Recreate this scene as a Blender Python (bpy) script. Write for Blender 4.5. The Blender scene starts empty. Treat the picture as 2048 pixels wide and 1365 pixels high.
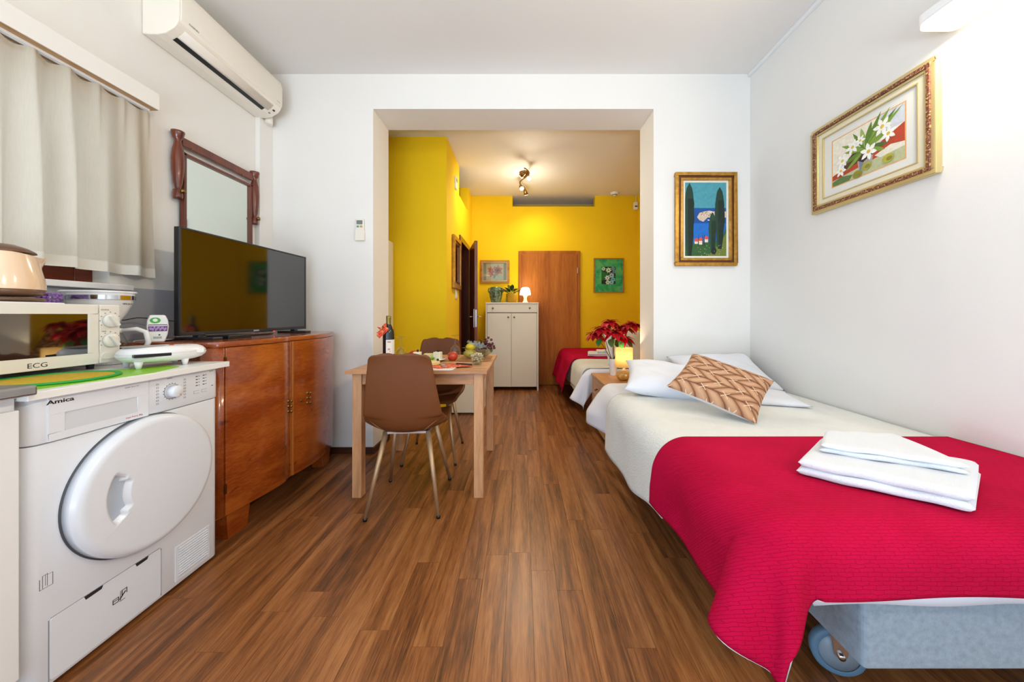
import bpy, bmesh, math, random
from mathutils import Vector, Matrix
RND = random.Random(11)
PI = math.pi
scene = bpy.context.scene
C = scene.collection

# ------------------------------------------------------------------ camera
F_PX, VX, VY, CAM_H = 690.0, 1044.0, 630.0, 1.085
cam_data = bpy.data.cameras.new('camera')
cam_data.sensor_width = 36.0
cam_data.sensor_fit = 'HORIZONTAL'
cam_data.lens = F_PX / 2048.0 * 36.0
cam_data.shift_x = (1024.0 - VX) / 2048.0
cam_data.shift_y = (VY - 682.5) / 2048.0
cam_data.clip_start = 0.02
cam = bpy.data.objects.new('camera', cam_data)
C.objects.link(cam)
cam.location = (0, 0, CAM_H)
cam.rotation_euler = (PI / 2, 0, 0)
scene.camera = cam

# ------------------------------------------------------------------ world, exposure
world = bpy.data.worlds.new('sky')
scene.world = world
world.use_nodes = True
_bg = world.node_tree.nodes['Background']
_bg.inputs[0].default_value = (0.62, 0.78, 1.0, 1)
_bg.inputs[1].default_value = 1.6
vs = scene.view_settings
vs.view_transform = 'Standard'
vs.look = 'None'
vs.exposure = -0.38
vs.gamma = 1.0
vs.use_curve_mapping = False


def area_light(name, loc, rot, sx, sy, power, color, spread=PI):
    d = bpy.data.lights.new(name, 'AREA')
    d.shape = 'RECTANGLE'
    d.size, d.size_y = sx, sy
    d.energy = power
    d.color = color
    d.spread = spread
    o = bpy.data.objects.new(name, d)
    C.objects.link(o)
    o.location = loc
    o.rotation_euler = rot
    return o


def point_light(name, loc, power, color, r=0.03):
    d = bpy.data.lights.new(name, 'POINT')
    d.energy = power
    d.color = color
    d.shadow_soft_size = r
    o = bpy.data.objects.new(name, d)
    C.objects.link(o)
    o.location = loc
    return o


def spot_light(name, loc, target, power, color, angle=1.2, blend=0.6, r=0.03):
    d = bpy.data.lights.new(name, 'SPOT')
    d.energy = power
    d.color = color
    d.spot_size = angle
    d.spot_blend = blend
    d.shadow_soft_size = r
    o = bpy.data.objects.new(name, d)
    C.objects.link(o)
    o.location = loc
    o.rotation_euler = (Vector(target) - Vector(loc)).to_track_quat('-Z', 'Y').to_euler()
    return o


WARM = (1.0, 0.91, 0.72)
# daylight from an assumed balcony door, unseen in the wall behind the camera
area_light('daylight_assumed_door', (-0.40, -1.72, 1.25), (PI / 2, 0, 0), 2.6, 2.1, 30, (0.52, 0.75, 1.0))
# cool fill for bed side and right wall, by an added unseen side door
area_light('added_side_light', (-2.12, -0.95, 1.15), (0, -PI / 2, 0), 2.0, 0.95, 78, (0.52, 0.75, 1.0))
# upward light added outside the assumed balcony door to brighten the ceiling
area_light('added_ceiling_fill', (-0.4, -2.9, 0.02), (PI - math.radians(6), 0, 0), 2.6, 1.6, 330, (0.80, 0.90, 1.0))
# daylight outside the curtained kitchen window
area_light('daylight_kitchen_window', (-2.45, 1.0, 1.7), (0, -PI / 2, 0), 0.9, 1.3, 8, (0.8, 0.9, 1.0))


# ------------------------------------------------------------------ helpers
def lin(h):
    h = h.lstrip('#')
    out = []
    for i in (0, 2, 4):
        c = int(h[i:i + 2], 16) / 255.0
        out.append(c / 12.92 if c <= 0.04045 else ((c + 0.055) / 1.055) ** 2.4)
    return (out[0], out[1], out[2], 1.0)


class NT:
    """tiny node-tree writer"""

    def __init__(s, name):
        s.mat = bpy.data.materials.new(name)
        s.mat.use_nodes = True
        s.t = s.mat.node_tree
        s.b = s.t.nodes['Principled BSDF']
        s.out = s.t.nodes['Material Output']

    def n(s, typ, **kw):
        nd = s.t.nodes.new(typ)
        for k, v in kw.items():
            setattr(nd, k, v)
        return nd

    def put(s, sock, v):
        if hasattr(v, 'links'):
            s.t.links.new(v, sock)
        else:
            sock.default_value = v

    def m(s, op, a, b=None, c=None):
        nd = s.n('ShaderNodeMath', operation=op)
        for i, v in enumerate((a, b, c)):
            if v is not None:
                s.put(nd.inputs[i], v)
        return nd.outputs[0]

    def coord(s, kind='Object', scale=(1, 1, 1), loc=(0, 0, 0), rot=(0, 0, 0)):
        if kind == 'Position':
            o = s.n('ShaderNodeNewGeometry').outputs['Position']
        else:
            o = s.n('ShaderNodeTexCoord').outputs[kind]
        mp = s.n('ShaderNodeMapping')
        s.put(mp.inputs['Vector'], o)
        mp.inputs['Scale'].default_value = scale
        s.put(mp.inputs['Location'], loc)
        mp.inputs['Rotation'].default_value = rot
        return mp.outputs[0]

    def noise(s, vec, scale=5, detail=4, rough=0.55, dist=0.0):
        nd = s.n('ShaderNodeTexNoise')
        s.put(nd.inputs['Vector'], vec)
        nd.inputs['Scale'].default_value = scale
        nd.inputs['Detail'].default_value = detail
        nd.inputs['Roughness'].default_value = rough
        nd.inputs['Distortion'].default_value = dist
        return nd.outputs['Fac']

    def ramp(s, fac, stops, interp='LINEAR'):
        nd = s.n('ShaderNodeValToRGB')
        s.put(nd.inputs[0], fac)
        cr = nd.color_ramp
        cr.interpolation = interp
        while len(cr.elements) < len(stops):
            cr.elements.new(0.5)
        for e, (p, c) in zip(cr.elements, stops):
            e.position = p
            e.color = lin(c) if isinstance(c, str) else c
        return nd.outputs[0]

    def mix(s, fac, a, b, mode='MIX'):
        nd = s.n('ShaderNodeMix', data_type='RGBA', blend_type=mode)
        s.put(nd.inputs[0], fac)
        s.put(nd.inputs[6], lin(a) if isinstance(a, str) else a)
        s.put(nd.inputs[7], lin(b) if isinstance(b, str) else b)
        return nd.outputs[2]

    def bump(s, h, strength=0.3, dist=0.002):
        nd = s.n('ShaderNodeBump')
        s.put(nd.inputs['Height'], h)
        nd.inputs['Strength'].default_value = strength
        nd.inputs['Distance'].default_value = dist
        s.t.links.new(nd.outputs[0], s.b.inputs['Normal'])

    def set(s, **kw):
        names = dict(color='Base Color', rough='Roughness', metal='Metallic', spec='Specular IOR Level', coat='Coat Weight', coatr='Coat Roughness',
                     trans='Transmission Weight', ior='IOR', alpha='Alpha', sheen='Sheen Weight', ecol='Emission Color', estr='Emission Strength',
                     sss='Subsurface Weight')
        for k, v in kw.items():
            if isinstance(v, str):
                v = lin(v)
            s.put(s.b.inputs[names[k]], v)
        return s


MATS = {}


def pm(name, color, rough=0.5, metal=0.0, bump=None, var=None, **kw):
    """plain procedural material with optional colour variation and fine relief"""
    if name in MATS:
        return MATS[name]
    t = NT(name)
    t.set(color=color, rough=rough, metal=metal, **kw)
    if var:
        f = t.noise(t.coord('Object'), var[0], 4)
        c = lin(color)
        d = tuple(max(0, x * (1 - var[1])) for x in c[:3]) + (1,)
        l = tuple(min(1, x * (1 + var[1])) for x in c[:3]) + (1,)
        t.set(color=t.ramp(f, [(0.3, d), (0.7, l)]))
    if bump:
        t.bump(t.noise(t.coord('Object'), bump[0], 5), bump[1], bump[2] if len(bump) > 2 else 0.002)
    MATS[name] = t.mat
    return t.mat


def emit(name, color, strength):
    t = NT(name)
    t.set(color=color, ecol=color, estr=strength, rough=0.4)
    MATS[name] = t.mat
    return t.mat


def wood(name, dark, mid, light, axis='y', fine=90, coarse=9, rough=0.35, coat=0.0, stretch=14.0, coord='Object', contrast=1.0):
    t = NT(name)
    sc = [1.0, 1.0, 1.0]
    sc['xyz'.index(axis)] = 1.0 / stretch
    v = t.coord(coord, tuple(sc))
    a = t.noise(v, coarse, 5, 0.6, 0.6)
    b = t.noise(v, fine, 3, 0.6)
    f = t.m('ADD', t.m('MULTIPLY', a, 0.65), t.m('MULTIPLY', b, 0.35))
    w = 0.16 / contrast
    t.set(color=t.ramp(f, [(0.5 - w, dark), (0.5, mid), (0.5 + w, light)]), rough=rough, coat=coat, coatr=0.08)
    t.bump(b, 0.08, 0.001)
    MATS[name] = t.mat
    return t.mat


class MB:
    def __init__(s):
        s.v, s.f, s.mi, s.sm = [], [], [], []
        s.mat = 0
        s.M = Matrix()

    def add(s, vs_, fs, smooth=False):
        o = len(s.v)
        for p in vs_:
            s.v.append(s.M @ Vector(p))
        for f in fs:
            s.f.append([i + o for i in f])
            s.mi.append(s.mat)
            s.sm.append(smooth)
        return s

    def box(s, x0, x1, y0, y1, z0, z1):
        return s.add([(x0, y0, z0), (x1, y0, z0), (x1, y1, z0), (x0, y1, z0), (x0, y0, z1), (x1, y0, z1), (x1, y1, z1), (x0, y1, z1)],
                     [(0, 3, 2, 1), (4, 5, 6, 7), (0, 1, 5, 4), (1, 2, 6, 5), (2, 3, 7, 6), (3, 0, 4, 7)])

    def lathe(s, prof, n=32, c=(0, 0, 0), smooth=True):
        vs_, fs = [], []
        k = len(prof)
        for i in range(n):
            a = 2 * PI * i / n
            for r, z in prof:
                vs_.append((c[0] + max(r, 1e-5) * math.cos(a), c[1] + max(r, 1e-5) * math.sin(a), c[2] + z))
        for i in range(n):
            j = (i + 1) % n
            for q in range(k - 1):
                fs.append((i * k + q, j * k + q, j * k + q + 1, i * k + q + 1))
        s.add(vs_, fs, smooth)
        return s

    def tube(s, pts, r, n=8, cap=True, smooth=True):
        pts = [Vector(p) for p in pts]
        k = len(pts)
        rs = r if isinstance(r, (list, tuple)) else [r] * k
        vs_, fs = [], []
        up = Vector((0, 0, 1))
        prev = None
        for i in range(k):
            d = (pts[min(i + 1, k - 1)] - pts[max(i - 1, 0)]).normalized()
            if prev is None:
                a = d.cross(up)
                if a.length < 1e-3:
                    a = d.cross(Vector((0, 1, 0)))
            else:
                a = prev - d * prev.dot(d)
            a.normalize()
            prev = a
            b = d.cross(a)
            for q in range(n):
                t = 2 * PI * q / n
                vs_.append(pts[i] + (a * math.cos(t) + b * math.sin(t)) * rs[i])
        for i in range(k - 1):
            for q in range(n):
                w = (q + 1) % n
                fs.append((i * n + q, i * n + w, (i + 1) * n + w, (i + 1) * n + q))
        s.add(vs_, fs, smooth)
        if cap:
            o = len(s.v)
            s.f.append([o - k * n + q for q in range(n)][::-1])
            s.f.append([o - n + q for q in range(n)])
            s.mi += [s.mat] * 2
            s.sm += [False] * 2
        return s

    def grid(s, fn, nu, nv, smooth=True, wrap=False):
        vs_, fs = [], []
        for i in range(nu + 1):
            for j in range(nv + 1):
                vs_.append(fn(i / nu, j / nv))
        w = nv + 1
        for i in range(nu):
            for j in range(nv):
                fs.append((i * w + j, (i + 1) * w + j, (i + 1) * w + j + 1, i * w + j + 1))
        return s.add(vs_, fs, smooth)

    def prism(s, poly, h0, h1, axis='z', smooth=False):
        """extrude a 2-D polygon; axis z: (x,y), axis y: (x,z), axis x: (y,z)"""
        n = len(poly)

        def P(a, b, h):
            return (a, b, h) if axis == 'z' else ((a, h, b) if axis == 'y' else (h, a, b))
        vs_ = [P(a, b, h0) for a, b in poly] + [P(a, b, h1) for a, b in poly]
        fs = [tuple(range(n))[::-1], tuple(range(n, 2 * n))]
        s.add(vs_, fs, False)
        o = len(s.v) - 2 * n
        for i in range(n):
            j = (i + 1) % n
            s.f.append([o + i, o + j, o + n + j, o + n + i])
            s.mi.append(s.mat)
            s.sm.append(smooth)
        return s

    def sph(s, c, rx, ry=None, rz=None, nu=20, nv=12):
        ry = ry or rx
        rz = rz or rx
        vs_, fs = [], []
        for i in range(nv + 1):
            t = PI * i / nv
            for j in range(nu):
                p = 2 * PI * j / nu
                vs_.append((c[0] + rx * max(math.sin(t), 1e-4) * math.cos(p), c[1] + ry * max(math.sin(t), 1e-4) * math.sin(p), c[2] - rz * math.cos(t)))
        for i in range(nv):
            for j in range(nu):
                w = (j + 1) % nu
                fs.append((i * nu + j, i * nu + w, (i + 1) * nu + w, (i + 1) * nu + j))
        return s.add(vs_, fs, True)

    def poly(s, pts):
        return s.add(pts, [tuple(range(len(pts)))])

    def build(s, name, mats, parent=None, world=True, bevel=0.0, seg=2, solid=0.0, soff=-1.0, smooth=None, fix=True, sub=0, ang=35, solidmat=0):
        me = bpy.data.meshes.new(name)
        vs_ = s.v
        if parent is not None and world:
            M = Matrix()
            p = parent
            while p is not None:
                M = p.matrix_basis @ M
                p = p.parent
            M = M.inverted()
            vs_ = [M @ v for v in vs_]
        me.from_pydata([tuple(v) for v in vs_], [], s.f)
        if not isinstance(mats, (list, tuple)):
            mats = [mats]
        for m in mats:
            me.materials.append(m)
        me.polygons.foreach_set('material_index', s.mi)
        me.polygons.foreach_set('use_smooth', s.sm if smooth is None else [smooth] * len(s.f))
        me.update()
        if fix:
            bm = bmesh.new()
            bm.from_mesh(me)
            bmesh.ops.remove_doubles(bm, verts=bm.verts, dist=2e-6)
            bmesh.ops.recalc_face_normals(bm, faces=bm.faces)
            bm.to_mesh(me)
            bm.free()
        o = bpy.data.objects.new(name, me)
        C.objects.link(o)
        if parent is not None:
            o.parent = parent
        if solid:
            q = o.modifiers.new('thickness', 'SOLIDIFY')
            q.thickness = solid
            q.offset = soff
            if solidmat:
                q.material_offset = solidmat
        if sub:
            q = o.modifiers.new('round', 'SUBSURF')
            q.levels = q.render_levels = sub
        if bevel:
            q = o.modifiers.new('edge', 'BEVEL')
            q.width = bevel
            q.segments = seg
            q.limit_method = 'ANGLE'
            q.angle_limit = math.radians(ang)
        return o


def tag(o, label, cat, group=None):
    o['label'] = label
    o['category'] = cat
    if group:
        o['group'] = group
    return o


def thing(name, label, cat, loc=(0, 0, 0), rotz=0.0, group=None):
    o = bpy.data.objects.new(name, None)
    o.empty_display_size = 0.05
    C.objects.link(o)
    o.location = loc
    o.rotation_euler = (0, 0, rotz)
    return tag(o, label, cat, group)


def struct(o):
    o['kind'] = 'structure'
    return o


def sempty(name, loc=(0, 0, 0)):
    o = bpy.data.objects.new(name, None)
    o.empty_display_size = 0.05
    C.objects.link(o)
    o.location = loc
    return struct(o)


def bxp(name, dims, mat, parent=None, bevel=0.0, seg=2, world=True):
    return MB().box(*dims).build(name, mat, parent, world, bevel, seg)


FACE_X = Matrix(((0, 0, 1, 0), (1, 0, 0, 0), (0, 1, 0, 0), (0, 0, 0, 1)))      # text reads along +Y, faces +X
FACE_NX = Matrix(((0, 0, -1, 0), (-1, 0, 0, 0), (0, 1, 0, 0), (0, 0, 0, 1)))   # reads along -Y, faces -X
FACE_NY = Matrix(((1, 0, 0, 0), (0, 0, -1, 0), (0, 1, 0, 0), (0, 0, 0, 1)))    # reads along +X, faces -Y


def text(name, body, size, loc, face, mat, parent, sx=1.0, align='LEFT', bold=0.0):
    cu = bpy.data.curves.new(name, 'FONT')
    cu.body = body
    cu.size = size
    cu.align_x = align
    cu.extrude = 0.0002
    cu.offset = bold
    cu.resolution_u = 3
    ob = bpy.data.objects.new('tmp_text', cu)
    C.objects.link(ob)
    bpy.context.view_layer.update()
    me = bpy.data.meshes.new_from_object(ob.evaluated_get(bpy.context.evaluated_depsgraph_get()))
    bpy.data.objects.remove(ob)
    M = Matrix.Translation(loc) @ face @ Matrix.Diagonal((sx, 1, 1, 1))
    p = parent
    P = Matrix()
    while p is not None:
        P = p.matrix_basis @ P
        p = p.parent
    me.transform(P.inverted() @ M)
    me.materials.clear()
    me.materials.append(mat)
    me.name = name
    o = bpy.data.objects.new(name, me)
    C.objects.link(o)
    o.parent = parent
    return o


def copy_tree(o, parent=None):
    c = o.copy()
    C.objects.link(c)
    c.parent = parent
    for ch in list(o.children):
        copy_tree(ch, c)
    return c


def leaf(mb, base, direction, L, W, droop=0.3, fold=0.15, n=5, lobes=False):
    d = Vector(direction).normalized()
    side = d.cross(Vector((0, 0, 1)))
    if side.length < 1e-3:
        side = Vector((1, 0, 0))
    side.normalize()
    up = side.cross(d)
    base = Vector(base)

    def fn(u, v):
        w = math.sin(PI * min(1, u * 1.0) ** 0.8) ** 0.9 * W * 0.5
        if lobes:
            w *= 1 + 0.25 * math.sin(u * 19)
        t = (v - 0.5) * 2
        p = base + d * (L * u) + side * (w * t) + up * (-droop * L * u * u + fold * abs(t) * w)
        return p
    mb.grid(fn, n, 4, True)


def rrect(x0, x1, y0, y1, r, n=5):
    pts = []
    for cx, cy, a0 in ((x1 - r, y1 - r, 0), (x0 + r, y1 - r, 90), (x0 + r, y0 + r, 180), (x1 - r, y0 + r, 270)):
        for i in range(n + 1):
            a = math.radians(a0 + 90 * i / n)
            pts.append((cx + r * math.cos(a), cy + r * math.sin(a)))
    return pts


def smooth01(t):
    t = max(0.0, min(1.0, t))
    return t * t * (3 - 2 * t)


def ray(px, py, z=None, y=None):
    """photo pixel to a point on a level plane (z) or on an upright plane (y)"""
    dx, dz = (px - VX) / F_PX, -(py - VY) / F_PX
    if y is None:
        y = (z - CAM_H) / dz
    return (dx * y, y, CAM_H + dz * y)

# ------------------------------------------------------------------ shared materials
def wall_mat(name, col, bs=140, st=0.25):
    t = NT(name)
    p = t.coord('Position')
    f = t.noise(p, 1.3, 3)
    c = lin(col)
    t.set(color=t.ramp(f, [(0.3, tuple(x * 0.97 for x in c[:3]) + (1,)), (0.7, c)]), rough=0.75, spec=0.25)
    t.bump(t.noise(p, bs, 4, 0.6), st, 0.0015)
    MATS[name] = t.mat
    return t.mat


M_WALL = wall_mat('white_plaster', '#EDEAE4')
M_CEIL = wall_mat('ceiling_paint', '#E9E6E1', 90, 0.1)
M_YEL = wall_mat('yellow_paint', '#F1C913', 120, 0.15)
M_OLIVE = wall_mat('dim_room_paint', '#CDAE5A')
M_GREYP = wall_mat('grey_washable_paint', '#B4B8BE')
M_WHITE = pm('white_lacquer', '#EDEDEC', 0.3)
M_CREAM = pm('cream_lacquer', '#EFE8D4', 0.4)
M_BLACK = pm('black_plastic', '#0B0B0C', 0.35)
M_DGREY = pm('dark_grey_plastic', '#2B2C2F', 0.4)
M_STEEL = pm('brushed_steel', '#B9BBBE', 0.28, 1.0, bump=(200, 0.05))
M_CHROME = pm('chrome', '#D8DADC', 0.12, 1.0)
M_BRASS = pm('aged_brass', '#8C6A35', 0.3, 1.0)
M_GOLD = pm('gilt_frame', '#B8893B', 0.35, 0.75, bump=(60, 0.2), var=(30, 0.3))
M_DOORW = wood('door_veneer', '#8C4A14', '#AC641F', '#C0782C', 'z', 70, 8, 0.5, 0.0)
M_DOORW.node_tree.nodes['Principled BSDF'].inputs['Specular IOR Level'].default_value = .2
M_MAHOG = wood('mahogany_stain', '#481A0C', '#652912', '#7C381C', 'z', 60, 6, 0.3, 0.3)
M_BASEB = wood('dark_skirting_wood', '#2A130A', '#47230F', '#5A3018', 'x', 60, 6, 0.45)
M_INK = pm('black_print', '#15161A', 0.5)
M_GREYINK = pm('grey_print', '#777C80', 0.5)


def glass_mat(name, col='#FFFFFF', rough=0.0, ior=1.45):
    t = NT(name)
    t.set(color=col, rough=rough, trans=1.0, ior=ior)
    # thin glass lets light through without costly caustics
    tr = t.n('ShaderNodeBsdfTransparent')
    tr.inputs[0].default_value = lin(col)
    gl = t.n('ShaderNodeBsdfGlossy')
    gl.inputs['Roughness'].default_value = max(rough, 0.02)
    lw = t.n('ShaderNodeLayerWeight')
    lw.inputs[0].default_value = .5
    fr = t.m('ADD', .07, t.m('MULTIPLY', t.m('POWER', lw.outputs['Facing'], 3.0), .75))
    mx = t.n('ShaderNodeMixShader')
    t.t.links.new(fr, mx.inputs[0])
    t.t.links.new(tr.outputs[0], mx.inputs[1])
    t.t.links.new(gl.outputs[0], mx.inputs[2])
    t.t.links.new(mx.outputs[0], t.out.inputs[0])
    MATS[name] = t.mat
    return t.mat


M_GLASS = glass_mat('clear_glass', '#F4F8F8')

# ------------------------------------------------------------------ room shell
XL, XR, YF, YB = -1.985, 1.785, 2.70, 3.01       # left wall, right wall, partition front and back face
YREAR, ZC, ZCB = -1.60, 2.97, 2.93
XS, YA, YW = -0.78, 3.57, 5.35                   # yellow side wall, yellow wall facing us, back wall

# floor: a dark bed for the joints, boards on top
t_ = NT('laminate_boards')
rnd_ = t_.n('ShaderNodeObjectInfo').outputs['Random']
off_ = t_.n('ShaderNodeCombineXYZ')
t_.put(off_.inputs[0], t_.m('MULTIPLY', rnd_, 37.0))
t_.put(off_.inputs[1], t_.m('MULTIPLY', rnd_, 91.0))
v_ = t_.coord('Position', (1.0, 0.055, 1.0), off_.outputs[0])
n1 = t_.noise(v_, 26, 5, 0.6, 0.5)
n2 = t_.noise(v_, 210, 3, 0.65)
v3 = t_.coord('Position', (1.0, 0.10, 1.0), off_.outputs[0])
n3 = t_.noise(v3, 9, 3, 0.5)
f_ = t_.m('ADD', t_.m('MULTIPLY', n1, 0.62), t_.m('MULTIPLY', n2, 0.38))
f_ = t_.m('ADD', f_, t_.m('MULTIPLY', t_.m('SUBTRACT', rnd_, 0.5), 0.09))
col_ = t_.ramp(f_, [(0.33, '#4A2D17'), (0.44, '#774724'), (0.53, '#935B30'), (0.66, '#AD7443')])
dk_ = t_.ramp(n3, [(0.60, (0, 0, 0, 1)), (0.70, (1, 1, 1, 1))])
col_ = t_.mix(t_.m('MULTIPLY', dk_, 0.3), col_, '#3A2418')
t_.set(color=col_, rough=t_.m('ADD', 0.27, t_.m('MULTIPLY', n2, 0.16)), spec=0.38)
t_.bump(n2, 0.12, 0.0008)
M_PLANK = t_.mat
M_JOINT = pm('floor_joint', '#24160D', 0.7)
floor = struct(MB().box(XL - .2, XR + .1, YREAR - .3, YW + .5, -.12, -.006).build('floor', M_JOINT))
pl_mesh = MB().box(0, 1, 0, 1, 0, 1).build('plank', M_PLANK, floor)
mesh_unit = pl_mesh.data
bpy.data.objects.remove(pl_mesh)
PWID, GAP = 0.0995, 0.0009
rp = random.Random(5)
k0 = int(math.floor((XL + .16) / PWID))
k1 = int(math.ceil((XR + .16) / PWID))
boards, rest = [], MB()
for k in range(k0, k1):
    x0, x1 = max(-.16 + k * PWID, XL), min(-.16 + (k + 1) * PWID, XR)
    y = YREAR - rp.random() * 0.9
    while y < YW:
        L = rp.choice((0.45, 0.62, 0.85, 1.1, 1.28))
        ya, yb = max(y, YREAR), min(y + L, YW)
        y += L
        if yb - ya > 0.02:
            boards.append((x0 + GAP / 2, x1 - GAP / 2, ya + GAP / 2, yb - GAP / 2))
boards.sort(key=lambda b: (abs((b[2] + b[3]) / 2 - 2.2) if b[3] > 0.7 else 50) + abs(b[0] - .2) * .5)
for i, b in enumerate(boards):
    if i < 300:
        o = bpy.data.objects.new('plank', mesh_unit)
        C.objects.link(o)
        o.parent = floor
        o.location = (b[0], b[2], -.006)
        o.scale = (b[1] - b[0], b[3] - b[2], .006)
    else:
        rest.box(b[0], b[1], b[2], b[3], -.006, 0)
if rest.v:
    rest.build('plank', M_PLANK, floor)['kind'] = 'stuff'

# left wall with the window opening and one cut for the added side door
WY0, WY1, WZ0, WZ1 = 0.30, 1.66, 1.235, 2.10
mb = MB()
mb.box(XL - .25, XL, YREAR, -1.45, 0, ZC).box(XL - .25, XL, -.45, WY0, 0, ZC).box(XL - .25, XL, -1.45, -.45, 2.2, ZC).box(XL - .25, XL, WY1, YA, 0, ZC)
mb.box(XL - .25, XL, WY0, WY1, 0, WZ0).box(XL - .25, XL, WY0, WY1, WZ1, ZC)
wl = struct(mb.build('wall_left', M_WALL))
bxp('painted_splashback', (XL, XL + .002, -.3, 1.98, 0, 1.222), M_GREYP, wl)
struct(MB().box(XR, XR + .15, YREAR, YB, 0, ZC).build('wall_right', M_WALL))
struct(MB().box(XR, XR + .15, YB, YW + .5, 0, ZC).build('wall_back_room_right', M_YEL))
mb = MB()
OX0, OX1, OZ = -1.165, 1.030, 2.697
mb.box(XL, OX0, YF, YB, 0, ZC).box(OX1, XR, YF, YB, 0, ZC).box(OX0, OX1, YF, YB, OZ, ZC)
wp = struct(mb.build('wall_partition', M_WALL))
# wall behind the camera with the assumed balcony door
mb = MB()
mb.box(XL, -1.75, YREAR - .2, YREAR, 0, ZC).box(1.00, XR, YREAR - .2, YREAR, 0, ZC)
mb.box(-1.75, 1.00, YREAR - .2, YREAR, 2.30, ZC)
struct(mb.build('wall_rear', M_WALL))
dr = sempty('assumed_door', (-.38, YREAR, 0))  # frame of the assumed balcony door, out of view
for x in (-1.75, -.86, .05, .94):
    bxp('door_stile', (x, x + .06, YREAR - .06, YREAR, 0, 2.30), M_WHITE, dr)
bxp('door_rail', (-1.69, .94, YREAR - .05, YREAR - .01, 2.24, 2.30), M_WHITE, dr)
bxp('door_rail', (-1.69, .94, YREAR - .05, YREAR - .01, 0, .12), M_WHITE, dr)
dr = sempty('added_door', (XL - .1, -.95, 0))  # side door added out of view to go with the fill light
for y in (-1.45, -.51):
    bxp('door_stile', (XL - .10, XL - .04, y, y + .06, 0, 2.2), M_WHITE, dr)
bxp('door_rail', (XL - .10, XL - .04, -1.39, -.51, 2.14, 2.2), M_WHITE, dr)
struct(MB().box(XL - .25, XR + .15, YREAR - .2, YF + .1, ZC, ZC + .1).build('ceiling', M_CEIL))
struct(MB().box(XL - .25, XR + .15, YF + .1, YW + .5, ZCB, ZCB + .14).build('ceiling_back_room', M_CEIL))
# back room
struct(MB().box(XL, XS, YA, YA + .12, 0, ZCB).build('wall_alcove', M_YEL))
struct(MB().box(XL - .25, XL, YA, YW + .5, 0, ZCB).build('wall_bathroom_outer', M_OLIVE))
mb = MB()
DY0, DY1, DZ = 4.33, 5.00, 2.03
mb.box(XS - .12, XS, YA + .12, DY0, 0, 2.57).box(XS - .12, XS, DY1, YW, 0, ZCB)
mb.box(XS - .12, XS, DY0, DY1, DZ, 2.57).box(XS - .12, XS, YA + .12, 4.28, 2.57, ZCB)
struct(mb.build('wall_side', M_YEL))
struct(MB().box(XL, XS - .12, 5.02, 5.12, 0, ZCB).build('wall_bathroom', M_OLIVE))
NX0, NX1, NZ = -.147, 1.132, 2.765
mb = MB()
mb.box(XS - .12, NX0, YW, YW + .12, 0, ZCB).box(NX1, XR, YW, YW + .12, 0, ZCB).box(NX0, NX1, YW, YW + .12, 0, NZ)
struct(mb.build('wall_back', M_YEL))
struct(MB().box(XL, XR, YW + .42, YW + .5, 0, ZCB).build('wall_back_outer', M_OLIVE))

# skirting around the opening
mb = MB()
mb.box(XL, OX0 + .014, YF - .014, YF, 0, .05).box(OX0, OX0 + .014, YF, YB, 0, .05)
struct(mb.build('baseboard_left', M_BASEB))
mb = MB()
mb.box(OX1 - .014, XR, YF - .014, YF, 0, .05).box(OX1 - .014, OX1, YF, YB, 0, .05)
struct(mb.build('baseboard_right', M_BASEB))
mb = MB()
mb.box(NX0 + .1, XR, YW - .012, YW, 0, .05)
# cable strip between ceiling and right wall
struct(MB().box(XR - .022, XR, YREAR, YF - .002, ZC - .024, ZC).build('trim_1', M_WHITE, bevel=.003))
# boxed pipe run in the corner below the air conditioner
struct(MB().box(XL, XL + .035, YF - .135, YF, .96, 2.56).build('trim_2', M_WALL, bevel=.002))

# window behind the curtain
win = sempty('window_1', (XL, .98, WZ0))
M_WINW = wood('window_varnish', '#4A1A0A', '#6B2A10', '#7E3818', 'y', 60, 6, 0.35)
for d in ((WY0, WY0 + .07, WZ0, WZ1), (WY1 - .07, WY1, WZ0, WZ1), (.94, 1.02, WZ0 + .07, WZ1 - .07)):
    bxp('window_stile', (XL - .14, XL - .08, d[0], d[1], d[2], d[3]), M_WINW, win, .004)
for d in ((WZ0, WZ0 + .07), (WZ1 - .07, WZ1)):
    bxp('window_rail', (XL - .14, XL - .08, WY0 + .07, WY1 - .07, d[0], d[1]), M_WINW, win, .004)
for d in ((WY0 + .07, .94), (1.02, WY1 - .07)):
    bxp('pane', (XL - .113, XL - .108, d[0], d[1], WZ0 + .07, WZ1 - .07), M_GLASS, win)
bxp('window_sill', (XL - .08, XL + .035, WY0 - .04, 1.735, 1.205, 1.232), M_WHITE, win, .004)

# doors
dr = sempty('door_1', (.42, YW, 0))
DX0, DX1 = -.054, .90
mb = MB()
mb.box(DX0, DX0 + .065, YW - .03, YW, 0, 2.07).box(DX1 - .065, DX1, YW - .03, YW, 0, 2.07).box(DX0 + .065, DX1 - .065, YW - .03, YW, 2.005, 2.07)
mb.build('door_frame', M_DOORW, dr, bevel=.003)
bxp('door_leaf', (DX0 + .05, DX1 - .05, YW - .042, YW - .012, .008, 2.02), M_DOORW, dr, .003)
for z in (.25, 1.72):
    bxp('hinge', (DX1 - .052, DX1 - .038, YW - .05, YW - .028, z, z + .09), M_STEEL, dr, .003)
bxp('door_handle', (DX0 + .09, DX0 + .21, YW - .09, YW - .075, 1.03, 1.047), M_CHROME, dr, .004)
bxp('handle_plate', (DX0 + .075, DX0 + .115, YW - .05, YW - .041, .95, 1.12), M_CHROME, dr, .003)

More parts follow.
